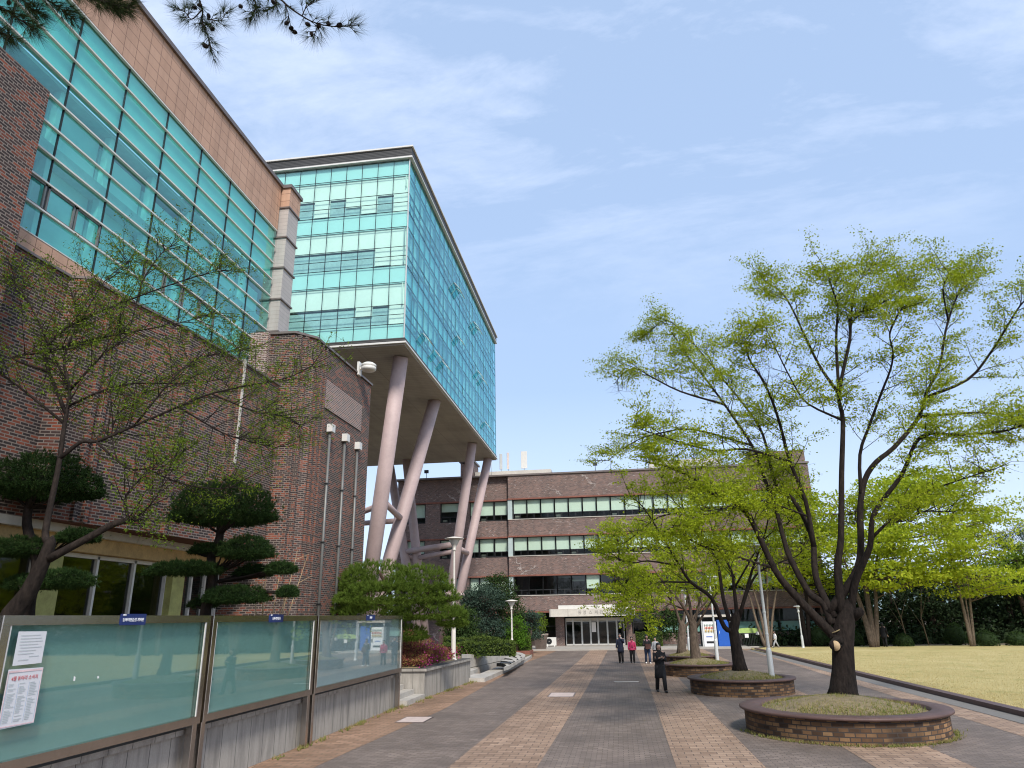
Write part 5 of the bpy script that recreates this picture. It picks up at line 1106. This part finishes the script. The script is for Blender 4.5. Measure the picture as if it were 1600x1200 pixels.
# ---- evergreens and shrubs in front of the end building
def ever(name, lb, px, y, blobs, m, z=.3, ls=.16, h=3.5, grp='evergreens before the brick building'):
    g = atY(px, 1000, y); t = thing(name, lb, 'tree', (g.x, y, z), group=grp); MB().tube([(g.x, y, z-.1), (g.x+.1, y, z+h*.5), (g.x, y, z+h)], [.16, .1, .03], 8).build('trunk', 'bark_brown', t)
    P, C = blobs_pts(blobs, 24, .2, .6); V, F = leaves(P, ls, .25, .55); fast_mesh('crown', V, F, m, t); mb = MB()
    for c in C[:40]: mb.tube([(g.x+.05, y, max(z+.3, c[2]-.6)), tuple(c)], [.03, .01], 4, False)
    mb.build('branches', 'bark_brown', t)
leafmat('leaf_blue', [(0, (.022, .04, .03)), (.5, (.045, .075, .055)), (1, (.09, .13, .09))], .2)
leafmat('leaf_vivid', [(0, (.04, .10, .01)), (.5, (.09, .19, .02)), (1, (.16, .28, .04))], .35)
Y = 50; ever('evergreen_tree', 'bluish dense evergreen, left of the pair before the brick building', 757, Y, [pb(757, 935, Y, 36, 22, 4500), pb(745, 970, Y, 36, 22, 4000), pb(770, 985, Y, 40, 16, 2500), pb(738, 905+40, Y, 22, 18, 1800)], 'leaf_blue', ls=.14)
Y = 51.5; ever('evergreen_tree', 'taller dark green evergreen with a pointed crown beside the bluish one', 785, Y, [pb(782, 925, Y, 26, 24, 3000), pb(795, 960, Y, 24, 34, 4200), pb(775, 905, Y, 12, 9, 500), pb(790, 990, Y, 28, 14, 2200), pb(768, 912, Y, 10, 10, 500)], 'leaf_ever', ls=.14)
Y = 49.5; ever('shrub', 'vivid green shrub behind the hedge end lamp', 806, Y, [pb(806, 985, Y, 14, 22, 2200), pb(814, 1000, Y, 12, 10, 900)], 'leaf_vivid', ls=.12, h=1.6)
Y = 55; ever('small_pine', 'small layered dark pine next to the vivid shrub', 828, Y, [pb(828, 962, Y, 15, 7, 900), pb(826, 978, Y, 17, 6, 900), pb(830, 992, Y, 16, 6, 800)], 'leaf_blue', ls=.14, h=3)
Y = 46; ever('yew_shrub', 'loose dull green yew shrub behind the flower bed lamp', 725, Y, [pb(722, 975, Y, 22, 28, 3500), pb(735, 1000, Y, 30, 12, 2200), pb(712, 990, Y, 18, 20, 1600)], 'leaf_ever', ls=.15, h=2)
Y = 63.2; g = atY(1030, 990, Y); ever('small_pine', 'dark low tree right of the entrance canopy', 1030, Y, [pb(1035, 965, Y, 30, 14, 1800), pb(1050, 985, Y, 26, 12, 1200)], 'leaf_ever', ls=.18, h=3, z=0)
x = atY(845, 1005, 59.5).x; P, C = blobs_pts([(x, 59.5, 2.1, .5, .5, .8, 700), (x-.2, 59.5, 1.6, .35, .35, .5, 300)], 14, .12, 1.2); V, F = leaves(P, .15, .1, .35); fast_mesh('foliage', V, F, 'leaf_fresh', pp); mb = MB()
for i in range(9): a_ = rv(); mb.tube([(x, 59.5, 1.1), (x+a_.x*.3, 59.5+a_.y*.3, 1.9), (x+a_.x*.5, 59.5+a_.y*.5, 2.7)], [.02, .012, .006], 5, False)
mb.build('stems', 'bark_brown', pp)
# ---- pines
def pad(cx, cy, cz, rx, ry, rz, n, under=.25):
    """dome of tufts: centres, directions"""
    d = RNG.normal(size=(n, 3)); d /= np.linalg.norm(d, axis=1)[:, None]; d[:, 2] = np.where(d[:, 2] < 0, d[:, 2]*under, d[:, 2])
    r = 1-RNG.exponential(.07, (n, 1)); lump = 1+.12*np.sin(d[:, :1]*7+cx*3)*np.cos(d[:, 1:2]*8+cy); r = r*np.where(RNG.uniform(0, 1, (n, 1)) < .2, RNG.uniform(.85, 1.22, (n, 1)), 1); P = d*r*lump*np.array([rx, ry, rz])+np.array([cx, cy, cz]); D = d*np.array([.8, .8, 1])+np.array([0, 0, .5]); return P, D
def pine(name, lb, root, trunk, pads, m, bark, nlen, nw, k, spread, dens=1.0, grp=None, cat='tree'):
    t = thing(name, lb, cat, root, group=grp); mb = MB()
    for pts, ra, rb in trunk:
        P = smooth_path([tuple(q) for q in pts], 4); n = len(P)-1; mb.tube(P, [ra+(rb-ra)*i/n for i in range(n+1)], 10)
    mb.build('trunk', bark, t); br = MB(); main = [Vector(q) for pts, a, b in trunk for q in smooth_path([tuple(z) for z in pts], 6)]
    PP, DD = [], []
    for q in pads:
        P, D = pad(*q); PP.append(P); DD.append(D); c = Vector(q[:3]); 
        for _ in range(9):
            e = Vector((q[0]+random.uniform(-.7, .7)*q[3], q[1]+random.uniform(-.7, .7)*q[4], q[2]-.02*q[5]+random.uniform(0, .4)*q[5])); s = min(main, key=lambda v: (v-Vector((q[0], q[1], q[2]-q[5]*.5))).length); br.tube([s, s.lerp(e, .5)-Vector((0, 0, q[5]*.18)), e], [.035, .022, .008], 5, False)
    br.build('branches', bark, t); V, F = needles(np.concatenate(PP), np.concatenate(DD), nlen, nw, k, spread); cr = fast_mesh('crown', V, F, m, t)
    if name == 'clipped_pine':
        Q = np.concatenate([RNG.normal(0, 1, (int(q[6]*2), 3))*np.array([q[3]*.36, q[4]*.36, q[5]*.2])+np.array([q[0], q[1], q[2]+q[5]*.34]) for q in pads]); Vq, Fq = leaves(Q, .06, .3, .3); fast_mesh('dark_fill', Vq, Fq, 'leaf_shade', cr)  # dark leaf filler added so the pads look dense and dark inside
    return t
def PD(px, py, y, w, h, n, dy=0, ry=None): p = atY(px, py, y); k = y/1150; return (p.x, y+dy, p.z-h*k*.42, w*k/2, ry or w*k/2*.85, h*k*.72, n)
Y = 13.6
pine('clipped_pine', 'clipped cloud pine with one wide dome over small pads, middle of the left garden', tuple(atY(325, 960, Y))[:2]+(.88,), [([tuple(atY(318, 1000, Y)), tuple(atY(322, 950, Y)), tuple(atY(333, 910, Y)), tuple(atY(330, 870, Y)), tuple(atY(343, 840, Y)), tuple(atY(345, 795, Y))], .11, .07)],
 [PD(353, 775, Y, 176, 82, 3000), PD(395, 852, Y, 84, 38, 900, -.2), PD(330, 854, Y, 90, 18, 600, .2), PD(300, 886, Y, 130, 22, 1100, -.25, .45), PD(385, 888, Y, 60, 20, 450, .3), PD(375, 925, Y, 105, 28, 1000, -.1, .45), PD(440, 885, Y, 50, 18, 400), PD(450, 922, Y, 34, 16, 260), PD(300, 940, Y, 50, 14, 250, .4)], 'needle_top', 'bark_dark', .085, .014, 12, .75, grp='clipped pines in the left garden')
Y = 12.6
pine('clipped_pine', 'clipped cloud pine at the far left behind the leaning bare trunk', tuple(atY(45, 960, Y))[:2]+(.88,), [([tuple(atY(42, 1000, Y)), tuple(atY(45, 940, Y)), tuple(atY(58, 880, Y)), tuple(atY(42, 820, Y)), tuple(atY(50, 770, Y))], .13, .07)],
 [PD(72, 735, Y, 195, 88, 3200), PD(35, 850, Y, 100, 34, 1000), PD(112, 902, Y, 115, 30, 1200, -.3, .45), PD(135, 836, Y, 70, 22, 600, -.2), PD(20, 905, Y, 60, 26, 500, .3)], 'needle_top', 'bark_dark', .085, .014, 12, .75, grp='clipped pines in the left garden')
Y = 25.6
pine('red_pine', 'low spreading green pine behind the last notice board', tuple(atY(600, 960, Y))[:2]+(.88,), [([tuple(atY(600, 1010, Y)), tuple(atY(595, 970, Y)), tuple(atY(610, 930, Y)), tuple(atY(590, 890, Y))], .12, .05), ([tuple(atY(605, 945, Y)), tuple(atY(650, 930, Y)), tuple(atY(700, 945, Y))], .06, .02), ([tuple(atY(600, 950, Y)), tuple(atY(550, 930, Y)), tuple(atY(520, 945, Y))], .06, .02)],
 [PD(590, 893, Y, 130, 50, 1500, .2), PD(655, 898, Y, 100, 42, 1100), PD(545, 900, Y, 84, 36, 800, .3), PD(610, 922, Y, 170, 36, 1700, -.4), PD(530, 937, Y, 104, 34, 1000), PD(580, 955, Y, 130, 30, 1200, -.3), PD(662, 950, Y, 110, 28, 1100), PD(708, 958, Y, 44, 34, 500), PD(640, 985, Y, 60, 24, 500, -.2), PD(690, 925, Y, 50, 24, 400, .3), PD(505, 955, Y, 54, 22, 400, .3)], 'needle_pine', 'bark_red', .15, .014, 16, .45)
bush(450, 16.5, 40, 30, 'small round bush at the foot of the brick tower', 'small bushes by the tower', 'leaf_ever', .88)
# dead pale shrub
Y = 14.6; g = atY(415, 975, Y); t = thing('bare_shrub', 'leafless pale stemmed shrub right of the clipped dome pine', 'shrub', (g.x, Y, .88)); mb = MB()
for a_ in ((400, 900), (420, 850), (440, 880), (465, 860), (455, 905), (480, 870), (410, 870)):
    e = atY(a_[0], a_[1], Y+random.uniform(-.3, .3)); s = Vector((g.x, Y, .9)); mid = s.lerp(e, .5)+rv()*.08; mb.tube([s, mid, e], [.022, .014, .004], 5, False)
    for _ in range(4): q = mid.lerp(e, random.uniform(.1, .9)); mb.tube([q, q+(rv()+Vector((0, 0, .8))).normalized()*.3], [.008, .003], 3, False)
mb.build('stems', 'cut_wood', t)
# ---- sparse spring tree in the left foreground
Y = 10.3
LT = [([(80, 850), (71, 831), (90, 737), (101, 662), (109, 610), (100, 560), (120, 500), (110, 450)], .8, .10, .01), ([(77, 873), (133, 843), (180, 818), (220, 810)], .3, .10, .05), ([(205, 812), (195, 790), (200, 770), (222, 745), (240, 720)], .3, .04, .008),
 ([(95, 720), (120, 690), (150, 690), (210, 665), (280, 635), (330, 615), (400, 600), (450, 590), (490, 570)], 2.0, .055, .006), ([(100, 650), (64, 565), (85, 530), (124, 501), (225, 460), (300, 434), (349, 422)], 1.5, .05, .006),
 ([(101, 640), (60, 590), (0, 561), (75, 550), (157, 527), (262, 509), (330, 490)][1:], 1.0, .035, .006), ([(109, 640), (146, 614), (210, 599), (300, 599), (360, 590)], 2.5, .035, .006), ([(150, 690), (187, 730), (232, 734), (285, 756), (345, 764), (375, 752)], 1.2, .03, .006),
 ([(109, 610), (150, 560), (200, 520), (230, 420), (275, 380)], 1.8, .035, .006), ([(101, 662), (50, 620), (10, 590), (-30, 560)], -.5, .04, .008), ([(109, 610), (60, 500), (30, 450), (0, 420)], .5, .035, .006), ([(210, 665), (260, 600), (310, 560), (380, 545)], 2.2, .025, .005),
 ([(280, 635), (330, 670), (390, 690), (430, 700)], 2.2, .025, .005), ([(220, 810), (240, 790), (260, 740), (290, 700)], .6, .02, .005), ([(124, 501), (150, 450), (200, 410)], 1.4, .02, .005), ([(330, 615), (380, 640), (440, 650), (470, 665)], 2.6, .02, .005), ([(187, 730), (170, 690), (190, 640), (230, 610)], 1.4, .02, .005)]
bx = atY(15, 985, Y); tk = [atY(0, 1010, Y), atY(20, 957, Y), atY(45, 925, Y), atY(67, 880, Y), atY(78, 850, Y)]
tree('spring_tree', 'leaning dark tree with thin bare branches and tiny new leaves, left foreground', (bx.x, Y, .88), [(tk, [.2, .15, .125, .10, .085])], limbset(LT, Y, .72), 'bark_dark', 'leaf_bud', per=8, lsize=.055, dens=.085, L=(.45, 1.3), s0=.15, s0f=lambda i: .4 if i < 1 else .7 if i == 1 else .12, twigs=7, tl=(.12, .38), r0=.0085, jit=.035, zj=.03, flat=.15, asp=.38, seg=8)
# ---- pine branches hanging in at the top left
PT = thing('pine_tree', 'pine bough with long needles and cones hanging in at the top left', 'tree', (-5.2, -.8, .88))
MB().tube([(-5.2, -.8, .7), (-5.1, -.7, 3), (-4.7, -.2, 5.2), (-4.3, .4, 6.6)], [.2, .17, .12, .05], 12).build('trunk', 'bark_red', PT)
Yb = 3.3; src = Vector((-4.75, -.3, 5.0)); mb = MB(); tuf, tdr = [], []; cones = []
def bough(pts, dy=0, r=.007, n=26, sp=.03):
    P = smooth_path([tuple(atY(px, py, Yb+dy+.02*i)) for i, (px, py) in enumerate(pts)], 5); k = len(P)-1; mb.tube(P, [r*(1-.7*i/k) for i in range(k+1)], 6, False)
    for _ in range(n):
        s = random.random()**.8*k; i = min(int(s), k-1); p = P[i].lerp(P[i+1], s-i); d = (P[i+1]-P[i]).normalized()
        w = (d*.6+rv()*.8).normalized(); q = p+w*random.uniform(.01, .05); mb.tube([p, q], [.003, .002], 3, False); tuf.append(tuple(q)); tdr.append(tuple((d*.7+w*.8).normalized()))
    for s in (k*.3, k*.55, k*.85):
        if random.random() < .75: i = int(s); cones.append(P[i]+rv()*.02)
    return P
arm = [bough([(250, -60), (300, -20), (316, 15), (315, 32), (325, 57), (332, 84)], 0, .008, 44), bough([(316, 15), (300, 30), (290, 20), (280, 14)], 0, .005, 22), bough([(325, 30), (345, 32), (352, 20)], 0, .004, 16),
 bough([(340, -60), (390, -10), (400, 10), (392, 28)], .1, .007, 34), bough([(390, -30), (430, 0), (425, 12), (415, 18)], .1, .006, 24), bough([(400, -50), (440, 0), (472, 25), (497, 37), (530, 42), (560, 38)], 0, .007, 26), bough([(472, 25), (480, 10), (500, 0)], 0, .004, 10), bough([(445, 5), (450, 20), (452, 30)], 0, .004, 6), bough([(497, 37), (492, 52), (486, 58)], 0, .004, 8),
 bough([(0, -60), (60, -10), (90, 10), (115, 30)], -.3, .008, 60), bough([(60, -30), (130, -10), (170, 5), (205, 12)], -.3, .008, 70), bough([(-60, -20), (0, 10), (30, 30), (55, 45)], -.4, .008, 60), bough([(90, -30), (150, 0), (185, 10)], -.2, .006, 60), bough([(-40, 40), (0, 50), (20, 60)], -.4, .006, 30), bough([(10, -30), (40, 5), (60, 20)], -.3, .006, 50)]
for P in arm[:1]+arm[3:6]+arm[9:]:
    mb.tube([src+rv()*.15, src.lerp(P[0], .6)+Vector((0, 0, .35)), P[0]], [.03, .018, .008], 6, False)
mb.build('branches', 'bark_dark', PT); V, F = needles(np.array(tuf), np.array(tdr), .105, .0017, 26, .42); fast_mesh('crown', V, F, 'needle_near', PT)
extra = [(304, 12), (326, 25), (312, 8), (332, 45), (376, 10), (448, 36), (460, 50), (455, 44), (481, 38), (487, 53), (513, 37), (498, 40), (321, 72), (52, 18), (14, 4), (427, 3), (530, 39)]
for px, py in extra: cones.append(atY(px, py, Yb))
for i, c in enumerate(cones[-17:]):
    d = rv(); mb = MB()
    for j in range(9):
        u = -1+2*j/8; rr = .0125*sqrt(max(.04, 1-u*u*.9)); cc = c+d*u*.016; a_ = d.orthogonal().normalized(); b_ = d.cross(a_)
        for q in range(6):
            an = q*pi/3+j*.5; o_ = (a_*cos(an)+b_*sin(an)); mb.add([cc+o_*rr*.3+d*.004, cc+o_*rr*1.15+b_*.003-a_*.003, cc+o_*rr*1.15-b_*.003+a_*.003, cc+o_*rr*.3-d*.004], [(0, 1, 3), (0, 3, 2), (1, 2, 3), (0, 2, 1)])
    mb.ell(tuple(c), .010, .010, .014, 6, 5); mb.build('pine_cone', 'bark_dark', PT)

# ---- turf blades on the near lawn, litter on the paving
leafmat('turf', [(0, (.42, .34, .16)), (.6, (.58, .48, .25)), (.85, (.66, .56, .33)), (1, (.24, .28, .08))], .3)
n = 60000; yy = 17+33*RNG.uniform(0, 1, n)**1.6; xk = K[0].x+(yy-K[0].y)*(K[1].x-K[0].x)/(K[1].y-K[0].y); P = np.stack([xk+.2+RNG.uniform(0, 1, n)**1.4*16, yy, np.full(n, .05)], 1)
V, F = needles(P, np.tile([0, 0, 1.0], (n, 1)), .05, .012, 2, .7); tag(fast_mesh('grass', V, F, 'turf', None), 'straw coloured turf blades of the dry lawn', 'grass')['kind'] = 'stuff'
leafmat('litter_leaf', [(0, (.10, .06, .03)), (.5, (.30, .2, .10)), (1, (.50, .42, .3))], .1)
n = 2600; yy = RNG.uniform(11, 50, n); xx = RNG.uniform(-6.8, 8.5, n); e = RNG.uniform(0, 1, n) < .4; xx[e] = -6.7+RNG.exponential(.4, e.sum()); P = np.stack([xx, yy, np.full(n, .012)], 1)
ok = np.ones(n, bool)
for cx, cy, r in ((4.78, 18.25, 2.25), (3.88, 26.6, 1.76), (3.3, 34.2, 1.64), (3.42, 40.2, 1.4)): ok &= ((P[:, 0]-cx)**2+(P[:, 1]-cy)**2) > r*r
V, F = leaves(P[ok], .035, .93, .6); tag(fast_mesh('litter', V, F, 'litter_leaf', None), 'fallen bud scales and leaf litter scattered over the paving', 'litter')['kind'] = 'stuff'
# ---------------------------------------------------------------- sky and sun
W = bpy.data.worlds.new('World'); S.world = W; W.use_nodes = True; nt = W.node_tree; nt.nodes.clear()
def wn(t, **k):
    n = nt.nodes.new(t)
    for a, b in k.items(): setattr(n, a, b)
    return n
SUN_DIR = Vector((.30, -.70, .72)).normalized()
el = math.asin(SUN_DIR.z); az = atan2(SUN_DIR.x, SUN_DIR.y)
sky = wn('ShaderNodeTexSky', sky_type='NISHITA', sun_disc=False, sun_elevation=el, sun_rotation=az, air_density=1.0, dust_density=1.6, ozone_density=1.5, altitude=50)
tc = wn('ShaderNodeTexCoord'); sp = wn('ShaderNodeSeparateXYZ'); nt.links.new(tc.outputs['Generated'], sp.inputs[0])
def wm(op, a, b=0.0, cl=False):
    n = wn('ShaderNodeMath', operation=op, use_clamp=cl)
    for i, v in enumerate((a, b)):
        if isinstance(v, bpy.types.NodeSocket): nt.links.new(v, n.inputs[i])
        else: n.inputs[i].default_value = v
    return n.outputs[0]
den = wm('ADD', wm('MAXIMUM', sp.outputs[2], 0.0), .18)
cb = wn('ShaderNodeCombineXYZ'); nt.links.new(wm('DIVIDE', sp.outputs[0], den), cb.inputs[0]); nt.links.new(wm('DIVIDE', sp.outputs[1], den), cb.inputs[1])
mp = wn('ShaderNodeMapping'); nt.links.new(cb.outputs[0], mp.inputs[0]); mp.inputs['Rotation'].default_value = (0, 0, radians(28)); mp.inputs['Scale'].default_value = (1.0, 2.1, 1); mp.inputs['Location'].default_value = (1.3, .4, 0)
def wnoise(sc, det, ro, dist=0):
    n = wn('ShaderNodeTexNoise'); n.inputs['Scale'].default_value = sc; n.inputs['Detail'].default_value = det; n.inputs['Roughness'].default_value = ro; n.inputs['Distortion'].default_value = dist
    nt.links.new(mp.outputs[0], n.inputs['Vector']); return n.outputs[0]
f = wm('ADD', wm('MULTIPLY', wnoise(.9, 6, .6, .4), .75), wm('MULTIPLY', wnoise(3.5, 6, .7, .3), .25))
rp = wn('ShaderNodeValToRGB'); rp.color_ramp.elements[0].position = .47; rp.color_ramp.elements[0].color = (0, 0, 0, 1); rp.color_ramp.elements[1].position = .76; rp.color_ramp.elements[1].color = (1, 1, 1, 1); nt.links.new(f, rp.inputs[0])
# thicker overhead, thinner towards the horizon; a pale veil everywhere
hi = wn('ShaderNodeMapRange'); nt.links.new(sp.outputs[2], hi.inputs[0]); hi.inputs[1].default_value = .36; hi.inputs[2].default_value = .62; hi.inputs[3].default_value = .0; hi.inputs[4].default_value = .95
cf = wm('MULTIPLY', rp.outputs[0], hi.outputs[0])
def wmix(f, a, b):
    n = wn('ShaderNodeMix', data_type='RGBA')
    for i, v in ((0, f), (6, a), (7, b)):
        if isinstance(v, bpy.types.NodeSocket): nt.links.new(v, n.inputs[i])
        else: n.inputs[i].default_value = v
    return n.outputs[2]
veil = wmix(.6, sky.outputs[0], (4.7, 6.3, 9.1, 1))
col_ = wmix(cf, veil, (8.6, 9.2, 10.8, 1))
hz = wn('ShaderNodeMapRange'); nt.links.new(sp.outputs[2], hz.inputs[0]); hz.inputs[1].default_value = 0; hz.inputs[2].default_value = .30; hz.inputs[3].default_value = .6; hz.inputs[4].default_value = 0
col_ = wmix(hz.outputs[0], col_, (7.4, 8.3, 9.8, 1))
bg = wn('ShaderNodeBackground'); bg.inputs[1].default_value = .071; nt.links.new(col_, bg.inputs[0])
ow = wn('ShaderNodeOutputWorld'); nt.links.new(bg.outputs[0], ow.inputs[0])
L = bpy.data.lights.new('sun', 'SUN'); L.energy = 2.1; L.angle = radians(10); L.color = (1, .95, .87)
so = bpy.data.objects.new('sun', L); COL.objects.link(so); so.rotation_euler = SUN_DIR.to_track_quat('Z', 'Y').to_euler()
S.view_settings.view_transform = 'Standard'; S.view_settings.look = 'None'; S.view_settings.exposure = 1.0; S.view_settings.gamma = 1
S.render.engine = 'CYCLES'; S.cycles.transparent_max_bounces = 16; S.cycles.max_bounces = 6; S.cycles.filter_width = 1.1
